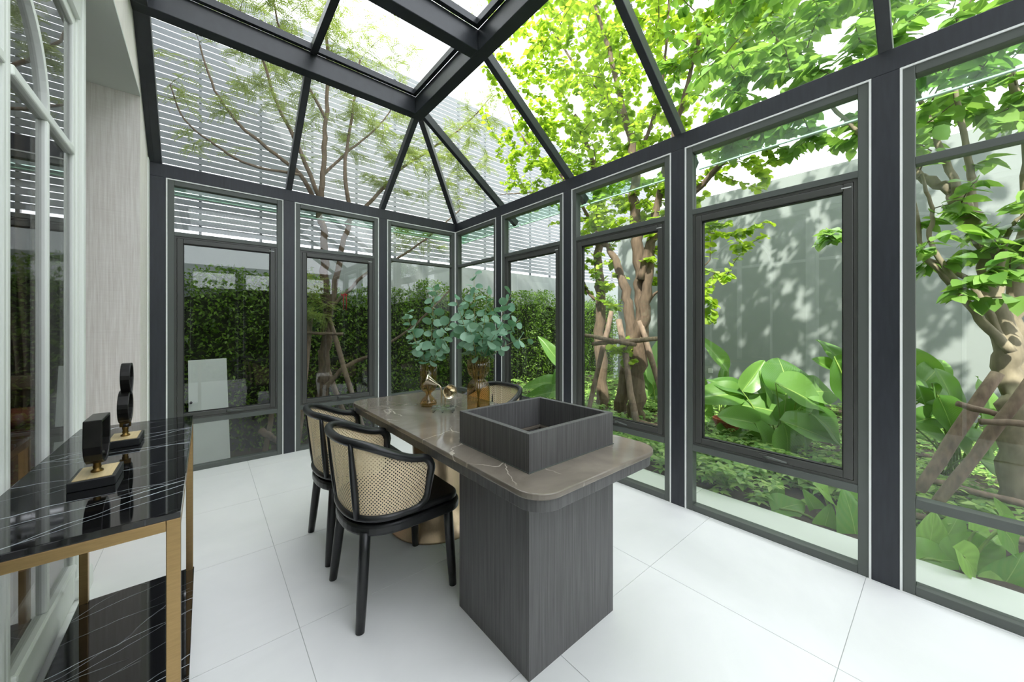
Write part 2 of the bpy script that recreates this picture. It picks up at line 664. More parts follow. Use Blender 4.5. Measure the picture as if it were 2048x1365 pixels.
def window(org, along, out, width, casement, label):
    """org: bottom corner on the inner face, along: unit vector of the width, out: unit vector outwards"""
    win_n[0] += 1
    org, along, out = Vector(org), Vector(along), Vector(out)
    root = thing('window_%d' % win_n[0], org + along * width / 2 + out * 0.04, label, 'window', kind='structure')
    H = Z_EAVE0

    def b(a0, a1, z0, z1, d0, d1):
        p, q = org + along * a0 + out * d0, org + along * a1 + out * d1
        return MB().box((p.x, p.y, z0), (q.x, q.y, z1))

    def ring(mb, a0, a1, z0, z1, w, d0, d1):
        for r in ((a0, a0 + w, z0, z1), (a1 - w, a1, z0, z1), (a0 + w, a1 - w, z0, z0 + w), (a0 + w, a1 - w, z1 - w, z1)):
            t = b(*r, d0, d1)
            mb.add(t.v, t.f)
        return mb
    sw = 0.009
    for r in ((0, sw, 0, H - sw), (width - sw, width, 0, H - sw), (0, width, H - sw, H)):
        b(*r, -0.002, 0.03).build('sealant_bead', 'sealant', root)
    fr = ring(MB(), sw, width - sw, 0.0, H - sw, 0.042, 0.004, 0.07).build('outer_frame', 'aluminium', root, bevel=0.003)
    a0, a1 = sw + 0.042, width - sw - 0.042
    b(a0, a1, 2.070, 2.106, 0.004, 0.066).build('transom', 'aluminium', root, bevel=0.002)
    b(a0, a1, 0.420, 0.462, 0.004, 0.066).build('transom', 'aluminium', root, bevel=0.002)
    b(a0, a1, 2.106, H - sw - 0.042, 0.036, 0.042).build('glass_pane', 'window_glass', root)
    b(a0, a1, 0.042, 0.420, 0.036, 0.042).build('glass_pane', 'window_glass', root)
    if not casement:
        b(a0, a1, 0.462, 2.070, 0.036, 0.042).build('glass_pane', 'window_glass', root)
        return root
    ring(MB(), a0, a1, 0.462, 2.070, 0.016, 0.012, 0.066).build('casement_frame', 'sash_metal', root)
    sash = ring(MB(), a0 + 0.018, a1 - 0.018, 0.480, 2.052, 0.040, 0.008, 0.058).build('sash', 'sash_metal', root, bevel=0.004)
    ring(MB(), a0 + 0.056, a1 - 0.056, 0.518, 2.014, 0.008, 0.020, 0.050).build('gasket', 'gasket', sash)
    b(a0 + 0.060, a1 - 0.060, 0.522, 2.010, 0.034, 0.040).build('glass_pane', 'window_glass', sash)
    mid = width / 2
    hb = b(mid - 0.022, mid + 0.022, 0.486, 0.512, -0.006, 0.010)
    hb.build('handle_base', 'sash_metal', sash, bevel=0.003)
    p0 = org + along * (mid - 0.01) - out * 0.014
    pts = [p0 + Vector((0, 0, 0.500)), p0 + along * 0.03 * (1 if along.x > 0 else -1) - out * 0.012 + Vector((0, 0, 0.506)),
           p0 + along * 0.115 * (1 if along.x > 0 else -1) - out * 0.016 + Vector((0, 0, 0.500))]
    MB().tube(pts, [0.009, 0.007, 0.005], 8).build('handle', 'aluminium', sash, smooth=True)
    e = 1 if along.x > 0 else -1
    am = (a1 - 0.045) if e > 0 else (a0 + 0.045)
    b(am - 0.02, am + 0.02, 2.026, 2.032, 0.0072, 0.0085).build('maker_sticker', 'sticker', sash)
    return root


hp = PW / 2
bx = [POST_X[0] + hp, POST_X[1] - hp, POST_X[1] + hp, POST_X[2] - hp, POST_X[2] + hp, XR]
window((bx[0], YB, 0), (1, 0, 0), (0, 1, 0), bx[1] - bx[0], True, 'casement window in the end wall next to the wallpapered pier')
window((bx[2], YB, 0), (1, 0, 0), (0, 1, 0), bx[3] - bx[2], True, 'casement window in the end wall in front of the feathery tree')
window((bx[4], YB, 0), (1, 0, 0), (0, 1, 0), bx[5] - bx[4], False, 'fixed window in the end wall touching the room corner')
wy = [(POST_Y[5] + hp, YB, False, 'narrow fixed window of the garden wall touching the room corner'),
      (POST_Y[4] + hp, POST_Y[5] - hp, True, 'casement window of the garden wall looking at the hedge'),
      (POST_Y[3] + hp, POST_Y[4] - hp, True, 'casement window of the garden wall in front of the staked multi-stem tree'),
      (POST_Y[2] + hp, POST_Y[3] - hp, True, 'casement window of the garden wall in front of the broad-leaved plants'),
      (POST_Y[1] + hp, POST_Y[2] - hp, False, 'fixed window of the garden wall in front of the smooth-barked tree'),
      (POST_Y[0] + hp, POST_Y[1] - hp, True, 'window of the garden wall behind the viewer, beyond the smooth-barked tree')]
for y0, y1, cs, lb in wy:
    window((XR, y0, 0), (0, 1, 0), (1, 0, 0), y1 - y0, cs, lb)

# ---- glass roof
ceiling = thing('ceiling', (1.2, 1.0, Z_EAVE1), 'hipped glass roof on dark steel rafters around a raised flat skylight', 'ceiling', kind='structure')
slope = (RZ0 + 0.02 - Z_EAVE1) / (XR - (RING_X + 0.05))
UPR = Vector((slope, 0, 1)).normalized()
UPB = Vector((0, slope, 1)).normalized()
zr = RZ0 + 0.02


def rafter(p0, p1, up, w=0.052, h=0.075, name='rafter'):
    d = (Vector(p1) - Vector(p0))
    MB().bar(p0, p1, w, h, up).build(name, 'roof_steel', ceiling, bevel=0.004)


for y in POST_Y:
    rafter((XR + 0.03, y, Z_EAVE1 - 0.03 * slope), (RING_X + 0.045, y, zr), UPR)
for x in POST_X:
    rafter((x, YB + 0.03, Z_EAVE1 - 0.03 * slope), (x, RING_Y + 0.045, zr), UPB)
rafter((XR + 0.02, YB + 0.02, Z_EAVE1 - 0.02 * slope), (RING_X + 0.04, RING_Y + 0.04, zr), (0.35, 0.35, 1), 0.055, 0.075, 'hip_rafter')
# flashing against the house wall
MB().bar((XL + 0.03, YB + 0.03, Z_EAVE1 - 0.02), (XL + 0.03, RING_Y + 0.045, zr), 0.06, 0.10, UPB).build('wall_rafter', 'roof_steel', ceiling)
# ring beams
MB().box((RING_X - 0.05, YF, RZ0), (RING_X + 0.05, RING_Y + 0.05, RZ1)).build('ring_beam', 'roof_steel', ceiling, bevel=0.004)
MB().box((XL, RING_Y - 0.05, RZ0), (RING_X - 0.05, RING_Y + 0.05, RZ1)).build('ring_beam', 'roof_steel', ceiling, bevel=0.004)
MB().box((XL, YF, RZ0), (XL + 0.08, RING_Y - 0.05, RZ1)).build('wall_plate', 'roof_steel', ceiling)
for y in (2.281, 0.191):
    MB().box((XL + 0.08, y - 0.05, RZ0), (RING_X - 0.05, y + 0.05, RZ1)).build('cross_beam', 'roof_steel', ceiling, bevel=0.004)
# skylight curb, bars and panes on the ring
zc = RZ1
yy = [RING_Y - 0.05, 2.281 + 0.05, 2.281 - 0.05, 0.191 + 0.05, 0.191 - 0.05, YF]
for k in range(0, 6, 2):
    y1, y0 = yy[k], yy[k + 1]
    x0, x1 = XL + 0.08, RING_X - 0.05
    cb = MB()
    c = 0.035
    cb.box((x0, y0, zc), (x1, y0 + c, zc + 0.05)).box((x0, y1 - c, zc), (x1, y1, zc + 0.05))
    cb.box((x0, y0 + c, zc), (x0 + c, y1 - c, zc + 0.05)).box((x1 - c, y0 + c, zc), (x1, y1 - c, zc + 0.05))
    cb.build('skylight_curb', 'roof_steel', ceiling)
    if k == 0:
        MB().box((0.645, y0 - 0.02, zc - 0.01), (0.695, y1 + 0.02, zc + 0.05)).build('skylight_bar', 'roof_steel', ceiling)
    MB().box((x0 - 0.05, y0 - 0.045, zc + 0.050), (x1 + 0.045, y1 + 0.045, zc + 0.058)).build('glass_pane', 'roof_glass', ceiling)
# sloped panes, with their free lower edge hanging out beyond the eave
OH = 0.34


def zroof(dd):      # glass height at a distance dd inside the eave line
    return Z_EAVE1 + slope * dd + 0.095


ins = XR - (RING_X + 0.045)
yb = POST_Y + []
for a, b2 in zip(yb[:-1], yb[1:]):
    MB().slab([(XR + OH, a + .004, zroof(-OH)), (XR + OH, b2 - .004, zroof(-OH)), (XR - ins, b2 - .004, zroof(ins)), (XR - ins, a + .004, zroof(ins))], UPR, 0.008).build('glass_pane', 'roof_glass', ceiling)
MB().slab([(XR + OH, yb[-1] + .004, zroof(-OH)), (XR + OH, YB + OH, zroof(-OH)), (XR - ins + 0.02, YB - ins + 0.02, zroof(ins - 0.02)), (XR - ins, yb[-1] + .004, zroof(ins))], UPR, 0.008).build('glass_pane', 'roof_glass', ceiling)
xb = [XL] + POST_X[1:]
for a, b2 in zip(xb[:-1], xb[1:]):
    MB().slab([(a + .004, YB + OH, zroof(-OH)), (a + .004, YB - ins, zroof(ins)), (b2 - .004, YB - ins, zroof(ins)), (b2 - .004, YB + OH, zroof(-OH))], UPB, 0.008).build('glass_pane', 'roof_glass', ceiling)
MB().slab([(xb[-1] + .004, YB + OH, zroof(-OH)), (xb[-1] + .004, YB - ins, zroof(ins)), (XR - ins + 0.02, YB - ins + 0.02, zroof(ins - 0.02)), (XR + OH, YB + OH, zroof(-OH))], UPB, 0.008).build('glass_pane', 'roof_glass', ceiling)
glass('tinted_glass', (0.82, 0.93, 0.86), 0.05)
plain('glass_edge', (198, 224, 210), 0.3, vary=0.03)


def over(x_or_y, a, b):
    e = []
    for d0, d1, th, mt, nm in ((-0.12, -OH, 0.006, 'tinted_glass', 'overhang_pane'), (-OH, -OH - 0.006, 0.014, 'glass_edge', 'polished_edge')):
        zz0, zz1 = zroof(d0) - 0.008, zroof(d1) - 0.008
        if x_or_y == 'r':
            q, up = [(XR - d1, a, zz1), (XR - d1, b, zz1), (XR - d0, b, zz0), (XR - d0, a, zz0)], UPR
        else:
            q, up = [(a, YB - d1, zz1), (a, YB - d0, zz0), (b, YB - d0, zz0), (b, YB - d1, zz1)], UPB
        MB().slab(q, up, th).build(nm, mt, ceiling)


for a, b2 in zip(yb[:-1], yb[1:]):
    over('r', a + 0.03, b2 - 0.004)
over('r', yb[-1] + 0.03, YB + OH)
for a, b2 in zip(xb[:-1], xb[1:]):
    over('b', a + 0.03, b2 - 0.004)
over('b', xb[-1] + 0.03, XR + OH)
# rafter tails carrying the overhanging glass
for y in POST_Y:
    MB().bar((XR + 0.11, y, Z_EAVE1 - 0.11 * slope), (XR + 0.25, y, Z_EAVE1 - 0.25 * slope), 0.05, 0.07, UPR).build('rafter_tail', 'roof_steel', ceiling)

# ---- house wall on the left, with the deep door recess
YP = 3.767                   # near face of the wallpapered pier
XD = -0.48                   # plane of the glazed doors
HH = 6.8                     # height of the house wall, raised to shade the eave beams
wall_left = thing('wall_left', (XL - 0.2, 1.0, 0), 'house wall with linen textured wallpaper and a deep door recess', 'wall', kind='structure')
MB().box((-1.30, YP, 0), (XL, YB + 0.12, HH)).build('pier', 'linen_wallpaper', wall_left)
MB().box((-0.95, YF, 2.975), (XL, YP, 3.60)).build('lintel', 'linen_wallpaper', wall_left)
MB().box((-0.95, YF, 3.60), (XL, YP, HH)).build('upper_facade', 'bounce_white', wall_left)  # unseen upper wall, made white to bounce more light into the room
MB().box((-1.05, YF, 2.960), (XL + 0.001, YP - 0.001, 2.975)).build('soffit', 'soffit_paint', wall_left)
MB().box((-0.95, YF, 0), (XL, -0.62, 2.96)).build('wall_panel', 'linen_wallpaper', wall_left)
MB().box((XL, 4.18, 0), (XL + 0.008, 4.272, Z_EAVE1)).build('corner_moulding', 'sage_paint', wall_left)
bb = thing('baseboard_left', (XL, 4.0, 0), 'white baseboard around the wallpapered pier', 'baseboard', kind='structure')
MB().box((-0.62, YP - 0.016, 0), (XL + 0.016, YP, 0.11)).build('board', 'white_paint', bb, bevel=0.006)
MB().box((XL, YP, 0), (XL + 0.016, 4.25, 0.11)).build('board', 'white_paint', bb, bevel=0.006)
# unseen wall behind the camera, glazed to add light on faces turned this way
wall_front = thing('wall_front', (1.2, YF, 0), 'unseen wall of dark posts behind the viewer, glazed to let more light in', 'wall', kind='structure')
for x in (-0.305, 0.652, 1.611, 2.57):
    MB().box((x - PW / 2, YF - 0.10, 0), (x + PW / 2, YF, Z_EAVE0)).build('post', 'dark_post', wall_front)
MB().box((XL, YF - 0.10, Z_EAVE0), (XR + 0.11, YF - 0.001, Z_EAVE1)).build('eave_beam', 'dark_post', wall_front)
MB().box((XL, YF - 0.06, Z_EAVE1), (RING_X + 0.05, YF - 0.05, RZ1)).build('gable_pane', 'window_glass', wall_front)
for k, x in enumerate((-0.305, 0.652, 1.611)):
    window((x + hp, YF, 0), (1, 0, 0), (0, -1, 0), 0.857, False, 'fixed window added to let light in through the unseen wall behind the viewer, bay %s' % ('beside the house', 'in the middle', 'beside the garden')[k])

# ---- arched double doors
CY, ZS, RA = 1.86, 2.105, 0.376
ZT = 2.74


def arch_pts(cy, sgn, r, n=14):
    return [(cy + sgn * r * math.cos(math.pi / 2 * i / n), ZS + r * math.sin(math.pi / 2 * i / n)) for i in range(n + 1)]


def door_leaf(idx, cy, sgn, label):
    root = thing('door_%d' % idx, (XD, cy + sgn * 0.34, 0), label, 'door', kind='structure')
    w = 0.775

    def yb_(a, b):
        return sorted((cy + sgn * a, cy + sgn * b))
    x0, x1 = XD - 0.020, XD + 0.014
    for a, b in ((0.001, 0.030), (w - 0.034, w)):
        y0, y1 = yb_(a, b)
        MB().box((x0, y0, 0.01), (x1, y1, ZT)).build('stile', 'sage_paint', root, bevel=0.006)
    y0, y1 = yb_(0.030, w - 0.034)
    MB().box((x0, y0, 0.01), (x1, y1, 0.16)).build('bottom_rail', 'sage_paint', root, bevel=0.008)
    MB().box((x0 - 0.0, y0, 0.16), (x1 + 0.012, y1, 0.19)).build('glazing_bead', 'sage_paint', root, bevel=0.008)
    MB().box((x0, y0, ZT - 0.05), (x1, y1, ZT)).build('top_rail', 'sage_paint', root, bevel=0.006)
    MB().box((XD - 0.016, y0, ZS - 0.018), (XD + 0.020, y1, ZS + 0.018)).build('transom', 'sage_paint', root, bevel=0.006)
    ym, yn = yb_(RA - 0.014, RA + 0.014)
    MB().box((XD - 0.016, ym, 0.19), (XD + 0.018, yn, ZS - 0.018)).build('muntin', 'sage_paint', root, bevel=0.008)
    pin, pout = arch_pts(cy, sgn, RA - 0.014), arch_pts(cy, sgn, RA + 0.014)
    ar = MB()
    for i in range(len(pin) - 1):
        ar.prism([pin[i], pout[i], pout[i + 1], pin[i + 1]], 'x', XD - 0.016, XD + 0.018)
    ar.build('arch_muntin', 'sage_paint', root)
    MB().box((XD - 0.004, y0, 0.17), (XD + 0.002, y1, ZT - 0.05)).build('glass_pane', 'door_glass', root)
    return root


door_leaf(1, CY, 1, 'sage white arched glazed door leaf next to the wallpapered pier')
door_leaf(2, CY, -1, 'sage white arched glazed door leaf meeting the leaf beside the pier')
door_leaf(3, 0.25, 1, 'sage white arched glazed door leaf of the second pair, next to the first pair')
door_leaf(4, 0.25, -1, 'sage white arched glazed door leaf of the second pair, far from the pier')
cs = thing('trim_1', (XD, CY, 0), 'stepped sage white casing around the arched doors', 'trim', kind='structure')
for y0, y1, xo in ((2.636, 2.672, 0.020), (2.672, 2.715, 0.034), (2.715, 2.748, 0.028)):
    MB().box((XD - 0.09, y0, 0), (XD + xo, y1, 2.96)).build('casing', 'sage_paint', cs, bevel=0.006)
MB().box((XD - 0.05, 2.630, 0), (XD + 0.052, 2.760, 0.11)).build('plinth', 'sage_paint', cs, bevel=0.014)
MB().box((XD - 0.09, -0.62, ZT + 0.002), (XD + 0.03, 2.636, 2.96)).build('head_casing', 'sage_paint', cs)
MB().box((XD - 0.06, 1.026, 0), (XD + 0.03, 1.084, ZT)).build('casing', 'sage_paint', cs, bevel=0.006)
MB().box((XD - 0.06, -0.62, 0), (XD + 0.04, -0.527, ZT)).build('casing', 'sage_paint', cs, bevel=0.006)

# ---- dim room behind the doors
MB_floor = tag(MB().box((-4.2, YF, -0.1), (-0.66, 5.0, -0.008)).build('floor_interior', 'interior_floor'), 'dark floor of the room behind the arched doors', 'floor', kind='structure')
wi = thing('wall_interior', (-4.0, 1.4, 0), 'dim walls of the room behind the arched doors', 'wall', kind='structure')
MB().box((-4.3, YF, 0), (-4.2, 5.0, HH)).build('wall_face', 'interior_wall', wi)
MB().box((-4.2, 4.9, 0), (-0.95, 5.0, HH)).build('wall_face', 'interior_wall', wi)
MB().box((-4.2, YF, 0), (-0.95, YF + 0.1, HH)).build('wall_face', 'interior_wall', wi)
wh = thing('wall_shade', (-2.6, 6.0, 0), 'unseen pale house block added past the glass room to shade the hedge end', 'wall', kind='structure')
MB().box((-4.3, 5.0, -0.6), (-1.0, 8.0, HH)).build('wall_face', 'render_grey', wh)  # added unseen block that keeps sun off the board and left hedge
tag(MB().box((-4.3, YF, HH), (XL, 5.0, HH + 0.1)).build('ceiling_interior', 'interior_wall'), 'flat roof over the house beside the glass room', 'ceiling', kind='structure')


# =================================================================== FURNITURE
def rounded_rect(x0, y0, x1, y1, r, n=8):
    pts = []
    for cx, cy, a0 in ((x1 - r, y1 - r, 0), (x0 + r, y1 - r, 90), (x0 + r, y0 + r, 180), (x1 - r, y0 + r, 270)):
        for i in range(n + 1):
            a = math.radians(a0 + 90 * i / n)
            pts.append((cx + r * math.cos(a), cy + r * math.sin(a)))
    return pts


# ---- dining table
TZ = 0.758
TX0, TX1, TY0, TY1 = 0.785, 1.545, 0.805, 2.725
table = thing('dining_table', (1.165, 1.76, 0), 'long taupe marble dining table on a dark wood block and a flared champagne foot', 'table')
PX0, PX1, PY0, PY1 = 0.900, 1.419, 0.972, 1.445
WT = 0.024


def ring_slab(outer, n, z0, z1):
    """slab with rounded outline and the square well of the box cut through it; n points per corner"""
    inn = [(PX1 - WT, PY1 - WT), (PX0 + WT, PY1 - WT), (PX0 + WT, PY0 + WT), (PX1 - WT, PY0 + WT)]
    m = len(outer)
    v = [(*p, z) for z in (z0, z1) for p in outer] + [(*p, z) for z in (z0, z1) for p in inn]
    f = []
    for lev in range(2):
        o, q = lev * m, 2 * m + lev * 4
        for i in range(m):
            j = (i + 1) % m
            a, b = i // n, j // n
            t = (o + i, o + j, q + a) if a == b else (o + i, o + j, q + b, q + a)
            f.append(t if lev else t[::-1])
    for i in range(m):
        j = (i + 1) % m
        f.append((i, j, m + j, m + i))
    for i in range(4):
        j = (i + 1) % 4
        f.append((2 * m + j, 2 * m + i, 2 * m + 4 + i, 2 * m + 4 + j))
    return MB().add(v, f)


ring_slab(rounded_rect(TX0, TY0, TX1, TY1, 0.10), 9, TZ - 0.022, TZ).build('table_top', 'taupe_marble', table, bevel=0.006, bseg=3)
ring_slab(rounded_rect(TX0 + 0.012, TY0 + 0.012, TX1 - 0.012, TY1 - 0.012, 0.09), 9, TZ - 0.066, TZ - 0.022).build('apron', 'dark_oak', table, bevel=0.002)
for lo, hi in (((PX0, PY0, 0), (PX1, PY0 + WT, TZ - 0.066)), ((PX0, PY1 - WT, 0), (PX1, PY1, TZ - 0.066)),
               ((PX0, PY0 + WT, 0), (PX0 + WT, PY1 - WT, TZ - 0.066)), ((PX1 - WT, PY0 + WT, 0), (PX1, PY1 - WT, TZ - 0.066))):
    MB().box(lo, hi).build('pedestal_panel', 'dark_oak', table)
MB().box((PX0 + WT, PY0 + WT, 0.30), (PX1 - WT, PY1 - WT, 0.33)).build('well_floor', 'dark_oak', table)
# flared metal foot under the far half
ft = MB()
prof = [(0.30, 0.0), (0.30, 0.012), (0.25, 0.06), (0.195, 0.16), (0.165, 0.30), (0.155, 0.45), (0.160, 0.58), (0.175, TZ - 0.066)]
ft.lathe(prof, (1.19, 2.20, 0), 40)
ft.build('flared_foot', 'champagne_metal', table, smooth=True)

# ---- open wooden planter box on the near end of the table
pl = thing('planter_box', (1.16, 1.21, TZ), 'empty square dark wooden box standing on the marble table', 'box')
BZ, wt = 0.902, 0.024
for lo, hi in (((PX0, PY0, TZ), (PX1, PY0 + wt, BZ)), ((PX0, PY1 - wt, TZ), (PX1, PY1, BZ)),
               ((PX0, PY0 + wt, TZ), (PX0 + wt, PY1 - wt, BZ)), ((PX1 - wt, PY0 + wt, TZ), (PX1, PY1 - wt, BZ))):
    MB().box(lo, hi).build('side_panel', 'dark_oak', pl, bevel=0.0015)
sl = MB()
s = 0.003
sl.box((PX0 - s, PY0 - s, TZ), (PX1 + s, PY0, TZ + s)).box((PX0 - s, PY0, TZ), (PX0, PY1, TZ + s)).box((PX1, PY0, TZ), (PX1 + s, PY1, TZ + s))
sl.build('sealant_bead', 'aluminium', pl)


# ---- cane chairs
def chair_proto(label):
    root = thing('cane_chair', (0, 0, 0), label, 'chair', 'black cane chairs around the marble table')

    def add(mb, name, mat, smooth=True, bevel=0.0):
        o = bpy.data.objects.new(name, mb.mesh(name, mat, smooth))
        COL.objects.link(o)
        o.parent = root
        if bevel:
            b = o.modifiers.new('bevel', 'BEVEL')
            b.width = bevel
            b.segments = 3
            b.limit_method = 'ANGLE'
            b.angle_limit = math.radians(40)
        return o

    def plan(front, w, back, n=26, mid=-0.05):
        """U shaped plan: front right -> round the back -> front left"""
        pts = [(front, -w), ((front + mid) / 2, -w)]
        for i in range(n + 1):
            a = -math.pi / 2 - math.pi * i / n
            ca, sa = math.cos(a), math.sin(a)
            ex = 0.80
            x = mid + (-(mid - back)) * (abs(ca) ** ex) * (1 if ca < 0 else -1) if False else mid - (mid - back) * (abs(ca) ** ex)
            y = w * (abs(sa) ** ex) * (1 if sa > 0 else -1)
            pts.append((x, y))
        pts += [((front + mid) / 2, w), (front, w)]
        return pts

    def seat_poly(grow=0.0):
        pts = plan(0.10, 0.245 + grow, -0.262 - grow, 22, -0.02)
        tail = []
        for i in range(9):
            a = math.pi / 2 * (1 - i / 8)
            tail.append((0.185 + (0.085 + grow) * math.cos(a), 0.150 + (0.092 + grow) * math.sin(a)))
        for i in range(9):
            a = -math.pi / 2 * (i / 8)
            tail.append((0.185 + (0.085 + grow) * math.cos(a), -0.150 + (0.092 + grow) * math.sin(a)))
        return pts + tail
    add(MB().prism(seat_poly()[::-1], 'z', 0.378, 0.428), 'seat_frame', 'black_lacquer', False, 0.014)
    add(MB().prism(seat_poly(-0.012)[::-1], 'z', 0.428, 0.462), 'seat', 'black_leather', False, 0.014)
    for sx, sy in ((-1, -1), (-1, 1), (1, -1), (1, 1)):
        top = (0.190 if sx > 0 else -0.200, sy * (0.185 if sx > 0 else 0.170), 0.395)
        bot = (0.215 if sx > 0 else -0.235, sy * 0.212, 0.0)
        if sx > 0:
            top = (0.195, sy * 0.195, 0.395)
        pts = [Vector(bot).lerp(Vector(top), k / 4) for k in range(5)]
        add(MB().tube(pts, [0.018, 0.021, 0.0225, 0.023, 0.023], 14), 'leg', 'black_lacquer')

    def zt(x):          # top rail height: lower at the arms, higher behind
        k = min(1, max(0, (0.03 - x) / 0.32))
        return 0.696 + 0.104 * (k * k * (3 - 2 * k))
    top = [Vector((x, y, zt(x))) for x, y in plan(0.010, 0.272, -0.292)]
    bot = [Vector((x, y, 0.458)) for x, y in plan(-0.010, 0.240, -0.252)]
    # one bent frame: top rail, rounded arm fronts, bottom rail

    def bend(pa, pb, xo, sgn):
        """from the top rail end pa down to the bottom rail end pb"""
        out = []
        for i in range(7):
            a = math.pi / 2 * i / 6
            out.append(pa + Vector((0.055 * math.sin(a), 0, -0.055 * (1 - math.cos(a)))))
        lo = pb + Vector((0.070, 0, 0.070))
        m = out[-1]
        for k in (0.33, 0.66):
            out.append(m.lerp(lo, k))
        for i in range(7):
            a = math.pi / 2 * i / 6
            out.append(pb + Vector((0.070 * math.cos(a), 0, 0.070 * (1 - math.sin(a)))))
        return out
    endl = bend(top[-1], bot[-1], 0, 1)
    endr = bend(top[0], bot[0], 0, -1)
    path = top + endl[1:-1] + bot[::-1] + endr[1:-1][::-1]
    add(MB().tube(path, [0.0185 if i < len(top) + 9 or i > len(path) - 16 else 0.016 for i in range(len(path))], 12, closed=True), 'bent_rail', 'black_lacquer')
    # cane web
    rows = 10
    loopt = [Vector(p) for p in ([endr[8]] + [endr[4]] + top + [endl[4]] + [endl[8]])]
    loopb = [Vector(p) for p in ([endr[9]] + [endr[13]] + bot + [endl[13]] + [endl[9]])]
    v, f, uv = [], [], []
    arc = 0.0
    for i in range(len(loopt)):
        if i:
            arc += ((loopt[i] + loopb[i]) / 2 - (loopt[i - 1] + loopb[i - 1]) / 2).length
        for r in range(rows + 1):
            p = loopt[i].lerp(loopb[i], r / rows)
            v.append(p)
            uv.append((arc, p.z))
    for i in range(len(loopt) - 1):
        for r in range(rows):
            a = i * (rows + 1) + r
            f.append((a, a + 1, a + rows + 2, a + rows + 1))
    cm = MB()
    cm.add(v, f)
    cm.uv = uv
    add(cm, 'cane_back', 'woven_cane')
    for sgn in (-1, 1):
        pt = min(top, key=lambda p: abs(p.y - sgn * 0.165) + (9 if p.x > -0.1 else 0))
        pb = min(bot, key=lambda p: abs(p.y - sgn * 0.150) + (9 if p.x > -0.1 else 0))
        o = Vector((pt.x + 0.05, pt.y, 0)).normalized() * 0.012
        pts = [pb.lerp(pt, k / 6) + o for k in range(7)]
        add(MB().tube(pts, [0.012, 0.0145, 0.0150, 0.0145, 0.013, 0.011, 0.009], 10), 'spindle', 'black_lacquer')
    return root


def copy_tree(o, parent=None):
    c = o.copy()
    COL.objects.link(c)
    c.parent = parent
    for ch in o.children:
        copy_tree(ch, c)
    return c


ch = chair_proto('black cane back chair on the console side, right beside the dark wood block')
ch.location = (0.735, 1.800, 0)
ch2 = copy_tree(ch)
ch2['label'] = 'black cane back chair on the console side, at the hedge end of the table'
ch2.location = (0.745, 2.352, 0)
ch3 = copy_tree(ch)
ch3['label'] = 'black cane back chair across the table, its back to the garden windows'
ch3.location = (1.640, 2.330, 0)
ch3.rotation_euler = (0, 0, math.pi)

# ---- amber vases
def vase(name, c, prof, label, flute=0.0, nfl=0, seg=48):
    root = thing(name, c, label, 'vase', 'amber glass vases on the table')
    th = 0.0025
    outer = prof
    inner = [(max(r - th, 0.004), z) for r, z in prof if z > 0.006][::-1]
    MB().lathe(outer + inner, c, seg, flute, nfl).build('glass_body', 'amber_glass', root, smooth=True)
    return root


VL = W(857, 812, Z=TZ)
VL = Vector((VL.x, VL.y, TZ))
h = 0.275
vase('glass_vase', VL, [(0.030, 0), (0.050, 0.001), (0.056, 0.016), (0.052, 0.034), (0.036, 0.054), (0.021, 0.070), (0.017, 0.080), (0.024, 0.090), (0.044, 0.106), (0.055, 0.124), (0.057, 0.15), (0.057, 0.20), (0.057, h)],
     'slim smooth amber glass vase pinched near its foot, nearer the hedge window')
VR = Vector((1.285, 1.845, TZ))
hv = 0.326
vase('glass_vase', VR, [(0.045, 0), (0.066, 0.001), (0.068, 0.012), (0.068, 0.06), (0.068, 0.14), (0.066, 0.170), (0.056, 0.190), (0.040, 0.205), (0.035, 0.212), (0.042, 0.222), (0.058, 0.238), (0.067, 0.262), (0.068, 0.29), (0.068, hv)],
     'wide fluted amber glass vase with a waist, beside the dark wooden box', 0.022, 28, 112)


# ---- eucalyptus branches
def disc_leaf(name, mat, r=0.5, fold=0.10):
    n = 12
    v = [(0, 0, 0)]
    uv = [(0.5, 0.0)]
    for i in range(n):
        a = 2 * math.pi * i / n
        x = 0.5 * math.sin(a) * 1.0
        y = 0.5 - 0.5 * math.cos(a)
        v.append((x, y, fold * (abs(x) * 2) ** 1.5 - 0.12 * y * y))
        uv.append((x + 0.5, y))
    v.append((0, 0.55, -0.03))
    uv.append((0.5, 0.55))
    c = len(v) - 1
    f = [(c, 1 + i, 1 + (i + 1) % n) for i in range(n)]
    m = MB()
    m.add(v[1:], [tuple(k - 1 for k in t) for t in f])
    m.uv = uv[1:]
    return m.mesh(name, mat, True)


EUC = disc_leaf('eucalyptus_leaf', 'leaf_eucalyptus')


def frame_matrix(p, ydir, ndir, s, sx=1.0):
    y = Vector(ydir).normalized()
    z = Vector(ndir)
    z = (z - y * z.dot(y))
    z = z.normalized() if z.length > 1e-5 else y.orthogonal().normalized()
    x = y.cross(z)
    m = Matrix(((x.x * s * sx, y.x * s, z.x * s, p[0]), (x.y * s * sx, y.y * s, z.y * s, p[1]), (x.z * s * sx, y.z * s, z.z * s, p[2]), (0, 0, 0, 1)))
    return m


def link_child(name, mesh, parent, mw):
    o = bpy.data.objects.new(name, mesh)
    COL.objects.link(o)
    o.parent = parent
    o.matrix_basis = Matrix.Translation(-wpos(parent)) @ mw
    return o


def bez(p0, p1, p2, n):
    return [p0 * (1 - k) ** 2 + p1 * 2 * k * (1 - k) + p2 * k * k for k in [i / n for i in range(n + 1)]]


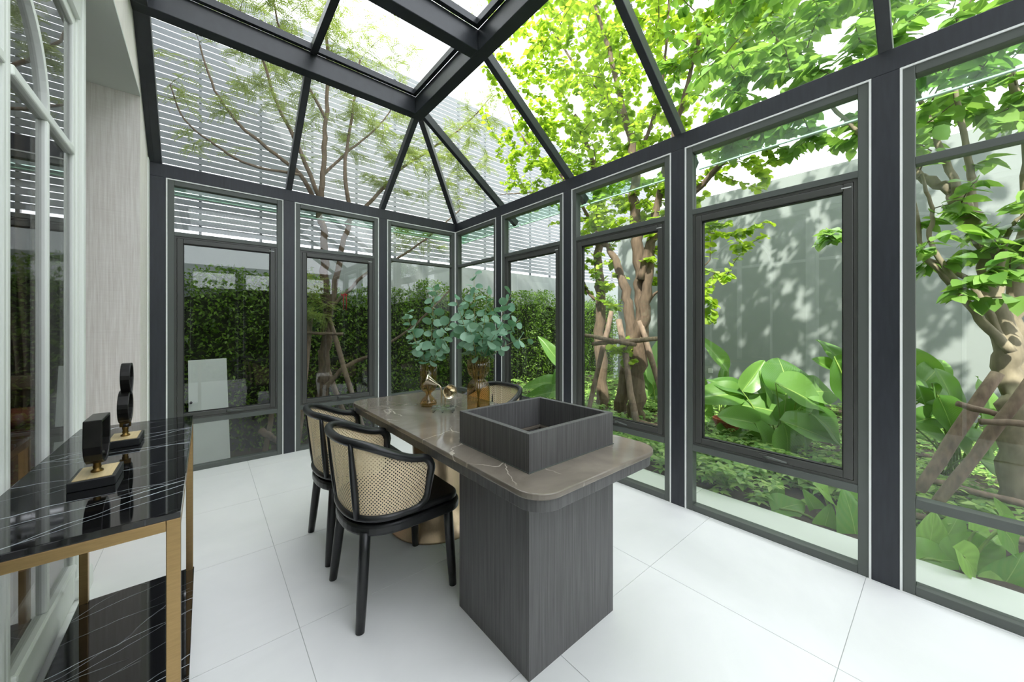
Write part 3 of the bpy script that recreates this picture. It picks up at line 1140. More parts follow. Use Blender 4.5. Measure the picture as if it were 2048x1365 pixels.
def euc_branch(base, mouth, tip, label, size, npair, group):
    root = thing('eucalyptus_branch', base, label, 'branch', group)
    ctrl = mouth + (tip - mouth) * 0.45 + Vector((0, 0, 0.05))
    up = bez(mouth, ctrl, tip, 14)
    path = [base.lerp(mouth, k / 3) for k in range(3)] + up
    MB().tube(path, [0.0026 - 0.0016 * i / len(path) for i in range(len(path))], 6).build('stem', 'euc_stem', root, smooth=True)
    for i in range(npair):
        k = 0.10 + 0.90 * i / max(1, npair - 1)
        j = min(13, int(k * 14))
        p = up[j].lerp(up[j + 1], k * 14 - j) if j < 14 else up[14]
        d = (up[min(14, j + 1)] - up[j]).normalized()
        side = d.orthogonal().normalized()
        ang = i * 1.57 + random.uniform(-0.4, 0.4)
        side = Matrix.Rotation(ang, 3, d) @ side
        for sg in (-1, 1):
            if i == npair - 1 and sg < 0:
                continue
            yd = (side * sg + d * random.uniform(0.1, 0.7)).normalized()
            nd = d * 0.35 - FWD * random.uniform(-0.2, 0.9) + Vector((random.uniform(-.7, .7), random.uniform(-.7, .7), random.uniform(-0.1, .7)))
            s = size * random.uniform(0.72, 1.12) * (1.0 - 0.45 * max(0, k - 0.6))
            link_child('leaf', EUC, root, frame_matrix(p + yd * 0.008, yd, nd, s, random.uniform(0.85, 1.08)))
    return root


def vase_branches(vc, vh, vr, tips, label, size, group, tm):
    for n, (px, py, dt) in enumerate(tips):
        tip = W(px, py, t=tm + dt)
        mouth = Vector((vc.x, vc.y, vc.z + vh))
        dirv = Vector((tip.x - vc.x, tip.y - vc.y, 0))
        if dirv.length > 1e-4:
            mouth += dirv.normalized() * vr * 0.75
        base = Vector((vc.x, vc.y, vc.z + 0.02)) - (dirv.normalized() if dirv.length > 1e-4 else Vector((0, 0, 0))) * 0.012
        ln = (tip - mouth).length
        euc_branch(base, mouth, tip, label, size, max(5, int(ln / 0.042)), group)


tl = (VL - Vector((0, 0, TZ))).dot(FWD)
vase_branches(VL, h, 0.055, [(812, 628, -0.05), (868, 572, 0.12), (838, 690, -0.14), (902, 640, -0.05), (822, 668, 0.05), (890, 690, -0.12)],
              'grey green eucalyptus branch standing in the slim smooth amber vase', 0.068, 'eucalyptus in the slim vase', tl)
tr = (VR - Vector((0, 0, TZ))).dot(FWD)
vase_branches(VR, hv, 0.066, [(948, 548, 0.05), (912, 600, -0.12), (1022, 590, 0.05), (1056, 676, -0.05), (975, 590, -0.18), (905, 655, 0.05), (1010, 640, -0.2), (940, 660, -0.22), (985, 620, 0.2), (1040, 640, 0.12), (925, 620, 0.16)],
              'grey green eucalyptus branch standing in the wide fluted amber vase', 0.068, 'eucalyptus in the fluted vase', tr)

# ---- twin horn ornament on a crystal stand
HC = W(884, 824, Z=TZ)
horn = thing('horn_ornament', (HC.x, HC.y, TZ), 'pair of pale gold horns on bent tubes rising from a crystal block stand', 'ornament')
rx, fw = Vector(RGT), Vector(FWD)
c0 = Vector((HC.x, HC.y, TZ))


def cr(a0, a1, b0, b1, z0, z1):
    v = []
    for z in (z0, z1):
        for a, b in ((a0, b0), (a1, b0), (a1, b1), (a0, b1)):
            v.append(c0 + rx * a + fw * b + Vector((0, 0, z)))
    return MB().add(v, [(0, 3, 2, 1), (4, 5, 6, 7), (0, 1, 5, 4), (1, 2, 6, 5), (2, 3, 7, 6), (3, 0, 4, 7)])


cr(-0.062, 0.082, -0.028, 0.028, 0.016, 0.034).build('crystal_base', 'clear_crystal', horn, bevel=0.002)
for a, b in ((-0.05, -0.02), (0.07, -0.02), (-0.05, 0.02), (0.07, 0.02), (0.008, -0.022)):
    ftp = cr(a - 0.007, a + 0.007, b - 0.007, b + 0.007, 0.004, 0.016).build('crystal_foot', 'clear_crystal', horn)
    cr(a - 0.004, a + 0.004, b - 0.004, b + 0.004, 0.0, 0.004).build('rubber_pad', 'black_rubber', ftp)


def horn_arm(a, direction, zc_, length, rbell):
    base = c0 + rx * a + Vector((0, 0, 0.034))
    d = Vector(direction).normalized()
    pts = [base + Vector((0, 0, zc_ * k)) for k in (0, 0.25, 0.5, 0.72)]
    top = base + Vector((0, 0, zc_ * 0.72))
    end = base + d * 0.022 + Vector((0, 0, zc_))
    pts += bez(top, base + Vector((0, 0, zc_ * 0.97)), end, 6)[1:]
    MB().tube(pts, 0.0052, 12).build('tube', 'pale_gold', horn, smooth=True)
    # bell
    n = 16
    prof = [(0.0052, 0.0), (0.008, 0.12), (0.014, 0.3), (0.55 * rbell, 0.6), (0.80 * rbell, 0.85), (rbell, 1.0), (rbell - 0.0015, 0.995), (0.77 * rbell, 0.84), (0.5 * rbell, 0.6), (0.011, 0.3), (0.004, 0.1)]
    u = d.orthogonal().normalized()
    w2 = d.cross(u)
    mb = MB()
    seg = 28
    v, f = [], []
    for r, k in prof:
        for j in range(seg):
            an = 2 * math.pi * j / seg
            v.append(end + d * (length * k) + (u * math.cos(an) + w2 * math.sin(an)) * r)
    for i in range(len(prof) - 1):
        for j in range(seg):
            f.append((i * seg + j, i * seg + (j + 1) % seg, (i + 1) * seg + (j + 1) % seg, (i + 1) * seg + j))
    mb.add(v, f).build('horn_bell', 'pale_gold', horn, smooth=True)


horn_arm(-0.003, -rx * 0.95 - fw * 0.12 + Vector((0, 0, 0.45)), 0.125, 0.085, 0.042)
horn_arm(0.020, rx * 0.42 - fw * 0.80 + Vector((0, 0, -0.12)), 0.118, 0.072, 0.044)

# ---- console table
cz = 0.85
CX0, CX1, CY0, CY1 = -0.412, -0.045, 1.190, 2.405
con = thing('console_table', (-0.23, 1.8, 0), 'black veined marble console on a brass frame in front of the arched doors', 'console table')
MB().box((CX0, CY0, cz - 0.016), (CX1, CY1, cz)).build('marble_top', 'black_marble', con, bevel=0.002)
lg = 0.026
for x0, y0 in ((CX0, CY0), (CX1 - lg, CY0), (CX0, CY1 - lg), (CX1 - lg, CY1 - lg)):
    MB().box((x0, y0, 0), (x0 + lg, y0 + lg, cz - 0.016)).build('leg', 'brass', con, bevel=0.0015)
for lo, hi in (((CX0 + lg, CY0, cz - 0.042), (CX1 - lg, CY0 + lg, cz - 0.016)), ((CX0 + lg, CY1 - lg, cz - 0.042), (CX1 - lg, CY1, cz - 0.016)),
               ((CX0, CY0 + lg, cz - 0.042), (CX0 + lg, CY1 - lg, cz - 0.016)), ((CX1 - lg, CY0 + lg, cz - 0.042), (CX1, CY1 - lg, cz - 0.016))):
    MB().box(lo, hi).build('top_rail', 'brass', con, bevel=0.0015)
for lo, hi in (((CX0 + lg, CY1 - lg, 0.062), (CX1 - lg, CY1 - 0.002, 0.082)), ((CX0 + lg, CY0 + 0.002, 0.062), (CX1 - lg, CY0 + lg, 0.082))):
    MB().box(lo, hi).build('shelf_rail', 'brass', con, bevel=0.0015)
MB().box((CX0 - 0.004, CY0 + 0.004, 0.083), (CX1 + 0.004, CY1 - 0.004, 0.100)).build('marble_shelf', 'black_marble', con, bevel=0.002)


# ---- loop sculptures on the console
def band(path, wx, th, name, mat, parent, closed=True):
    """flat strip of width wx along X bent along a closed path in the Y-Z plane"""
    n = len(path)
    v, f = [], []
    cx = sum(p[0] for p in path) / n
    for i, (x, y, z) in enumerate(path):
        a, b = path[i - 1], path[(i + 1) % n]
        ty, tz = b[1] - a[1], b[2] - a[2]
        l = math.hypot(ty, tz) or 1
        ny, nz = tz / l, -ty / l
        for sx, so in ((-.5, 0), (.5, 0), (.5, 1), (-.5, 1)):
            v.append((x + sx * wx, y + ny * th * so, z + nz * th * so))
    for i in range(n):
        k = (i + 1) % n
        for j in range(4):
            f.append((i * 4 + j, i * 4 + (j + 1) % 4, k * 4 + (j + 1) % 4, k * 4 + j))
    return MB().add(v, f).build(name, mat, parent, bevel=0.002)


def sculpture_base(c, label):
    root = thing('loop_sculpture', c, label, 'sculpture')
    x, y, z = c
    MB().box((x - 0.045, y - 0.07, z), (x + 0.045, y + 0.07, z + 0.026)).build('base', 'black_lacquer', root, bevel=0.002)
    MB().box((x - 0.037, y - 0.062, z + 0.026), (x + 0.037, y + 0.062, z + 0.0275)).build('wood_inlay', 'inlay_wood', root)
    MB().lathe([(0.013, 0.027), (0.013, 0.032), (0.0075, 0.036), (0.009, 0.042), (0.0075, 0.048), (0.009, 0.054), (0.009, 0.066)], (x, y, z), 16).build('stem', 'antique_brass', root, smooth=True)
    return root


s1 = sculpture_base((-0.238, 1.575, cz), 'bronze stirrup shaped sculpture on a black base with pale wood top')
x, y, z = -0.238, 1.575, cz + 0.062
pth = [(x, y - 0.055, z + 0.115), (x, y + 0.055, z + 0.115), (x, y + 0.055, z + 0.05)]
for i in range(1, 9):
    a = math.pi * i / 8
    pth.append((x, y + 0.055 * math.cos(a) if i < 8 else y - 0.055, z + 0.05 - 0.05 * math.sin(a)))
band(pth[::-1], 0.036, 0.009, 'stirrup_loop', 'sculpture_bronze', s1)
for sg in (-1, 1):
    MB().tube([(x - 0.012, y + sg * 0.02, z + 0.004), (x + 0.012, y + sg * 0.026, z + 0.010)], 0.008, 10).build('curl', 'sculpture_bronze', s1, smooth=True)

s2 = sculpture_base((-0.232, 2.010, cz), 'tall bronze sculpture of two stacked loops on a black base')
x, y, z = -0.232, 2.010, cz + 0.064
ring1 = [(x, y + 0.052 * math.cos(a), z + 0.075 + 0.052 * math.sin(a)) for a in [2 * math.pi * i / 24 for i in range(24)]]
band([(x, p[1], p[2]) for p in ring1], 0.030, 0.010, 'lower_ring', 'sculpture_bronze', s2)
MB().box((x - 0.015, y - 0.006, z - 0.002), (x + 0.015, y + 0.006, z + 0.024)).build('neck', 'antique_brass', s2)
ring2 = []
for i in range(26):
    a = 2 * math.pi * i / 26
    r = 0.050 * (1.0 if math.sin(a) > 0 else 1.0)
    ring2.append((x + 0.004, y + 0.042 * math.cos(a) * (1 - 0.25 * math.sin(-a) if math.sin(a) < 0 else 1), z + 0.127 + 0.055 + 0.052 * max(-1.0, min(0.92, math.sin(a)))))
band(ring2, 0.026, 0.010, 'upper_loop', 'sculpture_bronze', s2)
MB().tube([(x, y - 0.052, z + 0.012), (x + 0.016, y - 0.050, z + 0.012)], 0.007, 10).build('curl', 'sculpture_bronze', s2, smooth=True)

# ---- seen through the doors: tied curtain and wooden sideboard
cur = thing('tied_curtain', (-0.85, 3.55, 0), 'grey brown pleated curtain gathered by a tie band behind the arched doors', 'curtain')
v, f = [], []
nu, nv = 84, 24
for j in range(nv + 1):
    z = 0.02 + 2.88 * j / nv
    k = z - 0.96
    pin = math.exp(-(k / (0.55 if k > 0 else 0.5)) ** 2)
    for i in range(nu + 1):
        a = i / nu
        xx = -1.36 + 0.72 * a
        xx = xx * (1 - 0.55 * pin) + (-0.80) * 0.55 * pin
        v.append((xx, 3.55 + 0.04 * math.sin(a * 2 * math.pi * 11) * (1 - 0.45 * pin), z))
for j in range(nv):
    for i in range(nu):
        a = j * (nu + 1) + i
        f.append((a, a + 1, a + nu + 2, a + nu + 1))
MB().add(v, f).build('drape', 'curtain_cloth', cur, smooth=True)
MB().box((-1.04, 3.47, 0.92), (-0.68, 3.63, 1.00)).build('tie_band', 'curtain_cloth', cur, bevel=0.02)
sb = thing('sideboard', (-1.05, 3.2, 0), 'red brown wooden sideboard in the dim room behind the arched doors', 'sideboard')
MB().box((-1.50, 2.98, 0.06), (-0.60, 3.40, 0.80)).build('body', 'sideboard_wood', sb, bevel=0.004)
MB().box((-1.51, 2.96, 0.80), (-0.59, 3.41, 0.825)).build('top', 'sideboard_wood', sb, bevel=0.004)
for x0 in (-1.49, -1.045):
    dr = MB().box((x0, 2.962, 0.09), (x0 + 0.435, 2.98, 0.78)).build('cabinet_door', 'sideboard_wood', sb, bevel=0.003)
    MB().box((x0 + 0.20, 2.945, 0.50), (x0 + 0.215, 2.962, 0.62)).build('handle', 'antique_brass', dr)
for x0, y0 in ((-1.48, 3.0), (-0.66, 3.0), (-1.48, 3.34), (-0.66, 3.34)):
    MB().box((x0, y0, -0.008), (x0 + 0.04, y0 + 0.04, 0.06)).build('leg', 'black_lacquer', sb)


# =================================================================== GARDEN
tag(MB().box((-30, -25, -1.0), (40, 45, -0.60)).build('ground', 'lawn'), 'green garden ground around the glass room', 'ground', kind='structure')
tag(MB().box((XR + 0.12, -3.2, -0.599), (7.8, 6.6, -0.03)).build('planting_bed', 'soil'), 'dark soil bed between the glass room and the grey garden wall', 'ground', kind='structure')
tag(MB().box((-2.5, YB + 0.12, -0.599), (XR + 0.12, 6.6, -0.45)).build('planting_bed', 'soil'), 'dark soil strip between the end wall and the hedge', 'ground', kind='structure')
ledge = thing('trim_2', (2.9, 1.0, -0.1), 'pale stone ledge along the outside of the garden wall glazing', 'ledge', kind='structure')
for k in range(7):
    y0 = -3.0 + k * 1.06
    MB().box((XR + 0.125, y0 + 0.002, -0.1), (3.035, y0 + 1.058, -0.004)).build('ledge_slab', 'stone_ledge', ledge, bevel=0.003)
gw = thing('wall_garden', (7.9, 1.5, 0), 'tall smooth grey plaster garden wall behind the broad-leaved plants', 'wall', kind='structure')
MB().box((7.8, -6.0, -0.1), (8.0, 5.2, 3.9)).build('wall_face', 'garden_wall', gw)
oc = W(1421, 742, X=7.79)
ot = MB().box((7.788, oc.y - 0.045, oc.z - 0.045), (7.802, oc.y + 0.045, oc.z + 0.045)).build('outlet_plate', 'outlet_white', gw, bevel=0.003)
bw = thing('wall_hedge', (2.5, 6.7, 0), 'grey wall carrying the slatted screen above the hedge', 'wall', kind='structure')
MB().box((-0.99, 6.64, -0.6), (12.0, 6.78, 2.535)).build('wall_face', 'backdrop_wall', bw)

# ---- slatted screen
fence = thing('slatted_screen', (2.5, 6.70, 2.4), 'tall grey screen of horizontal slats above the hedge wall', 'screen')
slat = MB().box((-0.97, -0.004, 0), (12.0, 0.004, 0.0745)).mesh('slat', 'slat_grey')
z = 2.595
while z < 6.05:
    o = bpy.data.objects.new('slat', slat)
    COL.objects.link(o)
    o.parent = fence
    o.location = Vector((0, 6.68, z)) - fence.location
    z += 0.0855
for k in range(19):
    x = -0.75 + 0.70 * k
    MB().box((x - 0.016, 6.686, 2.537), (x + 0.016, 6.74, 6.08)).build('screen_post', 'slat_post', fence)


# ---- leaves
def leaf_tris(kind):
    if kind == 'round':
        half = [(0.30, 0.22), (0.46, 0.52), (0.36, 0.80)]
        fold, droop = 0.28, 0.15
    elif kind == 'ovate':
        half = [(0.24, 0.16), (0.33, 0.40), (0.22, 0.74)]
        fold, droop = 0.22, 0.22
    elif kind == 'small':
        half = [(0.26, 0.35)]
        fold, droop = 0.2, 0.2
    if kind == 'frond':
        V, T = [], []
        n = 9
        for i in range(n):
            y = 0.10 + 0.88 * i / (n - 1)
            L = 0.21 * (1 - 0.5 * abs(y - 0.45))
            for sg in (-1, 1):
                b = len(V)
                V += [(0, y, -0.2 * y * y), (sg * L * 0.55, y - 0.02, 0.02 - 0.2 * y * y), (sg * L, y + 0.06, -0.2 * y * y), (sg * L * 0.5, y + 0.05, 0.02 - 0.2 * y * y)]
                T += [(b, b + 1, b + 2), (b, b + 2, b + 3)]
        return np.array(V), np.array(T)
    V = [(0, 0, 0)]
    for y in [h[1] for h in half]:
        V.append((0, y, -droop * y * y))
    V.append((0, 1, -droop))
    m = len(half)
    L0 = len(V)
    for sg in (-1, 1):
        for x, y in half:
            V.append((sg * x, y, fold * x - droop * y * y))
    T = []
    for s_ in range(2):
        a = L0 + s_ * m
        mids = list(range(0, m + 2))
        sides = [a + i for i in range(m)]
        tt = [(0, sides[0], mids[1])]
        for i in range(m - 1):
            tt += [(mids[i + 1], sides[i], sides[i + 1]), (mids[i + 1], sides[i + 1], mids[i + 2])]
        tt += [(mids[m], sides[m - 1], mids[m + 1])]
        T += tt if s_ else [t[::-1] for t in tt]
    return np.array(V, dtype=float), np.array(T)


def leaf_array(kind, P, Yd, Nd, S, name, mat):
    V, T = leaf_tris(kind)
    P, Yd, Nd, S = (np.asarray(a, dtype=float) for a in (P, Yd, Nd, S))
    Yd /= np.linalg.norm(Yd, axis=1, keepdims=True)
    Nd = Nd - Yd * np.sum(Nd * Yd, axis=1, keepdims=True)
    Nd /= np.linalg.norm(Nd, axis=1, keepdims=True) + 1e-9
    Xd = np.cross(Yd, Nd)
    VV = P[:, None, :] + S[:, None, None] * (V[None, :, 0:1] * Xd[:, None, :] + V[None, :, 1:2] * Yd[:, None, :] + V[None, :, 2:3] * Nd[:, None, :])
    n, k = len(P), len(V)
    TT = T[None] + (np.arange(n) * k)[:, None, None]
    return fast_mesh(name, VV.reshape(-1, 3), TT.reshape(-1, 3), mat)


def project(P):
    P = np.asarray(P) - np.array([0, 0, CAM_H])
    t = P @ np.array(FWD)
    x = 1024 + F_PX * (P @ np.array(RGT)) / np.maximum(t, 1e-3)
    y = HORIZON - F_PX * P[:, 2] / np.maximum(t, 1e-3)
    return x, y, t


LEAF_MESH = {}


def foliage(parent, kind, P, Yd, Nd, S, mat, max_parts=300, part='leaf'):
    P, Yd, Nd, S = (np.asarray(a, dtype=float) for a in (P, Yd, Nd, S))
    x, y, t = project(P)
    size = S / np.maximum(t, 0.2) * ((x > 10) & (x < 2038) & (y > 5) & (y < 1360) & (t > 0.3))
    order = np.argsort(-size)
    pick = order[:max_parts]
    pick = pick[size[pick] > 0]
    rest = np.setdiff1d(np.arange(len(P)), pick)
    if (kind, mat) not in LEAF_MESH:
        V, T = leaf_tris(kind)
        LEAF_MESH[(kind, mat)] = fast_mesh(part, V, T, mat)
    for i in pick:
        link_child(part, LEAF_MESH[(kind, mat)], parent, frame_matrix(P[i], Yd[i], Nd[i], S[i]))
    if len(rest):
        me = leaf_array(kind, P[rest], Yd[rest], Nd[rest], S[rest], 'foliage', mat)
        o = bpy.data.objects.new('foliage', me)
        COL.objects.link(o)
        o.parent = parent
        o.location = -wpos(parent)
        o['kind'] = 'stuff'


def smooth_path(pts, n=4):
    """Catmull-Rom through the points"""
    pts = [Vector(p) for p in pts]
    q = [pts[0] * 2 - pts[1]] + pts + [pts[-1] * 2 - pts[-2]]
    out = []
    for i in range(1, len(q) - 2):
        for k in range(n):
            s_ = k / n
            a, b, c, d = q[i - 1], q[i], q[i + 1], q[i + 2]
            out.append(0.5 * ((2 * b) + (c - a) * s_ + (2 * a - 5 * b + 4 * c - d) * s_ ** 2 + (3 * b - a - 3 * c + d) * s_ ** 3))
    out.append(pts[-1])
    return out


def in_room(p, pad=0.12):
    if p[0] < XR + 0.45 and p[1] < YB + 0.45 and p[1] > YF - 0.5:
        zz = Z_EAVE1 + slope * max(0.0, min(XR - p[0], YB - p[1], 1.0)) + 0.35
        return p[2] < zz + pad
    return False


def tree(name, base, limbs, blobs, kind, mat, lsize, per_twig, label, bark, group=None, droop=0.25, twig_r=0.006, nparts=300, tip_len=0.42):
    root = thing(name, base, label, 'tree', group)
    nodes = []
    for i, (pts, r0, r1) in enumerate(limbs):
        path = smooth_path(pts, 5)
        jit = [p + Vector((random.uniform(-1, 1), random.uniform(-1, 1), random.uniform(-1, 1))) * r0 * 0.22 for p in path]
        jit[0], jit[-1] = path[0], path[-1]
        n = len(path)
        rad = [(r0 + (r1 - r0) * k / (n - 1)) * random.uniform(0.93, 1.09) for k in range(n)]
        MB().tube(jit, rad, 10 if r0 > 0.03 else 7).build('trunk' if i == 0 else 'branch', bark, root, smooth=True)
        for k, p in enumerate(path):
            if p.z > 1.0 or k > n * 0.3:
                nodes.append(np.array(p))
    ends = []
    for c, rr, n in blobs:
        cnt = 0
        while cnt < n:
            d = rng.normal(size=3)
            d /= np.linalg.norm(d)
            p = np.array(c) + np.array(rr) * d * rng.random() ** 0.42
            cnt += 1
            if in_room(p) or p[2] < 0.3:
                continue
            ends.append(p)
    nodes = np.array(nodes)
    ends = np.array(ends)
    near = np.array([np.min(np.linalg.norm(nodes - e, axis=1)) for e in ends])
    ends = ends[np.argsort(near)]
    tw = MB()
    P, Yd, Nd, S = [], [], [], []
    cz_ = np.mean(ends, axis=0)
    pool = list(nodes)
    for e in ends:
        arr = np.array(pool)
        dd = np.linalg.norm(arr - e, axis=1) + 0.6 * np.maximum(0, arr[:, 2] - e[2])
        j = int(np.argmin(dd))
        a, b = Vector(pool[j]), Vector(e)
        L = (b - a).length
        if L < 0.05:
            continue
        mid = a.lerp(b, 0.5) + Vector((random.uniform(-.12, .12), random.uniform(-.12, .12), random.uniform(0.0, .16))) * L
        path = bez(a, mid, b, 5)
        if any(in_room(p, -0.05) for p in path):
            continue
        r = min(twig_r * 1.8, twig_r * (0.6 + L))
        tw.tube(path, [r * (1 - 0.75 * k / 5) for k in range(6)], 4, caps=False)
        pool += [np.array(path[2]), np.array(path[3]), np.array(path[5])]
        span = min(1.0, tip_len / L)
        for k in range(per_twig):
            q = 1.0 - span * (k + random.random() * 0.6) / per_twig
            i0 = min(4, int(q * 5))
            p = path[i0].lerp(path[i0 + 1], q * 5 - i0)
            d = (path[i0 + 1] - path[i0]).normalized()
            sd = d.cross(Vector((0, 0, 1)))
            sd = sd.normalized() if sd.length > 1e-3 else Vector((1, 0, 0))
            sg = 1 if k % 2 else -1
            y = d * random.uniform(0.1, 0.8) + sd * sg * random.uniform(0.5, 1.0) + Vector((random.uniform(-.3, .3), random.uniform(-.3, .3), random.uniform(-.2, .25) - droop))
            nn = Vector((random.gauss(0, .45), random.gauss(0, .45), 1.0))
            P.append(p + Vector((random.uniform(-.02, .02), random.uniform(-.02, .02), random.uniform(-.02, .02))))
            Yd.append(y)
            Nd.append(nn)
            S.append(lsize * random.uniform(0.65, 1.2))
    o = tw.build('twigs', 'twig', root)
    o['kind'] = 'stuff'
    foliage(root, kind, P, Yd, Nd, S, mat, nparts)
    return root


def Wl(pts, X=None, Y=None):
    out = []
    for p in pts:
        xx = p[2] if len(p) > 2 else None
        out.append(W(p[0], p[1], X=(xx if xx is not None and X is not None else X), Y=(xx if xx is not None and Y is not None else Y)))
    return out


# ---- multi-stem lime-leaved tree behind the garden casements
GA = -0.04
baseA = W(1255, 855, Z=GA)
XA = baseA.x
limbsA = [
    (Wl([(1275, 868), (1272, 780), (1280, 690), (1285, 600), (1278, 520), (1272, 430), (1266, 330), (1250, 230), (1225, 120), (1190, 10)], X=XA), 0.112, 0.022),
    (Wl([(1240, 866), (1243, 790), (1262, 700), (1258, 620), (1243, 560), (1228, 515), (1205, 480), (1180, 440)], X=XA + 0.12), 0.095, 0.026),
    (Wl([(1208, 866), (1203, 780), (1200, 680), (1200, 590), (1196, 510), (1194, 430), (1185, 330), (1150, 230)], X=XA + 0.45), 0.105, 0.026),
    (Wl([(1255, 700), (1285, 650), (1293, 570), (1305, 480), (1318, 390), (1340, 300), (1370, 190), (1400, 60)], X=XA - 0.05), 0.075, 0.018),
    (Wl([(1282, 560), (1296, 500), (1330, 440), (1390, 385), (1450, 320), (1520, 250), (1580, 190)], X=XA - 0.1), 0.052, 0.014),
    (Wl([(1180, 440), (1130, 360), (1075, 310), (1030, 250), (1000, 170)], X=XA + 0.2), 0.026, 0.008),
    (Wl([(1190, 600), (1165, 560), (1120, 400), (1075, 385), (1000, 390)], X=XA + 0.3), 0.026, 0.008),
    (Wl([(1288, 640), (1300, 600), (1330, 575), (1375, 560), (1420, 520)], X=XA), 0.022, 0.006),
    (Wl([(1266, 330), (1310, 230), (1330, 110), (1340, -40)], X=XA + 0.2), 0.030, 0.01),
    (Wl([(1250, 240), (1150, 130), (1090, 30), (1040, -80)], X=XA + 0.3), 0.026, 0.01),
]
blobsA = [((4.55, 3.0, 5.1), (2.1, 2.1, 2.1), 820), ((4.3, 3.6, 3.7), (1.2, 1.5, 0.9), 150), ((4.2, 2.5, 3.0), (0.8, 1.0, 0.7), 60),
          (tuple(W(1450, 330, X=4.3)), (0.6, 0.7, 0.5), 34), (tuple(W(1440, 500, X=4.2)), (0.20, 0.32, 0.40), 12), (tuple(W(1500, 470, X=4.2)), (0.2, 0.25, 0.16), 6),
          (tuple(W(1410, 610, X=4.1)), (0.12, 0.15, 0.25), 6), (tuple(W(1235, 700, X=3.9)), (0.25, 0.25, 0.25), 8), (tuple(W(1210, 560, X=4.6)), (0.4, 0.5, 0.5), 34), (tuple(W(1180, 460, X=4.9)), (0.5, 0.5, 0.4), 30), (tuple(W(1330, 420, X=4.4)), (0.4, 0.4, 0.3), 26), (tuple(W(1230, 430, X=4.3)), (0.4, 0.4, 0.35), 22), (tuple(W(1330, 540, X=4.5)), (0.25, 0.25, 0.35), 10), (tuple(W(1320, 490, X=4.2)), (0.25, 0.3, 0.4), 12)]
tree('multi_stem_tree', baseA, limbsA, blobsA, 'round', 'leaf_lime', 0.078, 15, 'multi-stem tree with lime green leaves tied to wooden stakes', 'bark')

# ---- smooth-barked broad-leaved tree
baseB = W(2030, 1045, Z=GA)
XB = baseB.x
limbsB = [
    (Wl([(2032, 1050), (2034, 900), (2030, 800), (2015, 720), (1998, 620), (1980, 530), (1955, 460), (1925, 410), (1880, 370), (1840, 350), (1790, 290)], X=XB), 0.085, 0.022),
    (Wl([(2030, 770), (2020, 690), (2032, 600), (2046, 500), (2052, 380), (2048, 250), (2020, 120)], X=XB + 0.1), 0.060, 0.018),
    (Wl([(2022, 705), (1970, 650), (1925, 595), (1880, 545), (1845, 500), (1828, 400)], X=XB - 0.12), 0.030, 0.010),
    (Wl([(2010, 695), (1975, 620), (1940, 565), (1890, 530), (1830, 510), (1780, 470)], X=XB - 0.05), 0.024, 0.008),
    (Wl([(1945, 600), (1895, 540), (1860, 480), (1866, 430), (1850, 370), (1835, 320)], X=XB - 0.2), 0.020, 0.008),
    (Wl([(1940, 440), (1945, 380), (1935, 300), (1915, 200), (1880, 80)], X=XB + 0.05), 0.028, 0.010),
    (Wl([(1925, 410), (1900, 340), (1870, 270), (1830, 180), (1770, 90)], X=XB - 0.05), 0.026, 0.010),
    (Wl([(1995, 560), (2020, 460), (2060, 420)], X=XB - 0.1), 0.018, 0.008),
    (Wl([(1840, 350), (1760, 300), (1690, 240), (1610, 150), (1540, 60)], X=XB - 0.2), 0.022, 0.008),
    (Wl([(2046, 500), (2160, 380), (2300, 250)], X=XB), 0.04, 0.012),
]
blobsB = [((4.3, 0.35, 4.25), (1.5, 1.9, 1.45), 260), ((4.0, 1.1, 3.55), (0.8, 0.7, 0.7), 60), ((3.9, -0.2, 3.1), (0.7, 0.8, 0.5), 60), ((4.2, 0.9, 5.0), (1.2, 1.2, 1.0), 80),
          (tuple(W(1930, 480, X=4.0)), (0.35, 0.40, 0.28), 9), (tuple(W(2010, 560, X=3.9)), (0.25, 0.25, 0.25), 7), (tuple(W(1860, 520, X=4.0)), (0.25, 0.25, 0.2), 5),
          (tuple(W(1680, 470, X=3.9)), (0.16, 0.22, 0.12), 7), (tuple(W(1990, 400, X=4.0)), (0.4, 0.4, 0.3), 8), ((4.4, -1.4, 4.0), (1.3, 1.0, 1.3), 70), ((5.2, 0.7, 5.9), (1.5, 2.2, 1.2), 300), (tuple(W(1640, 110, X=4.0)), (0.5, 0.55, 0.4), 26), (tuple(W(1690, 250, X=4.0)), (0.25, 0.3, 0.16), 9), (tuple(W(1900, 250, X=4.0)), (0.5, 0.5, 0.35), 18), ((5.6, -1.0, 5.4), (1.3, 1.3, 1.2), 110)]  # high back blobs: unseen crown added to dapple the garden wall with shade
tree('broad_leaf_tree', baseB, limbsB, blobsB, 'ovate', 'leaf_ovate', 0.128, 10, 'smooth-barked tree with large ovate leaves, propped by crossed wooden poles', 'smooth_bark', droop=0.35, tip_len=0.36)

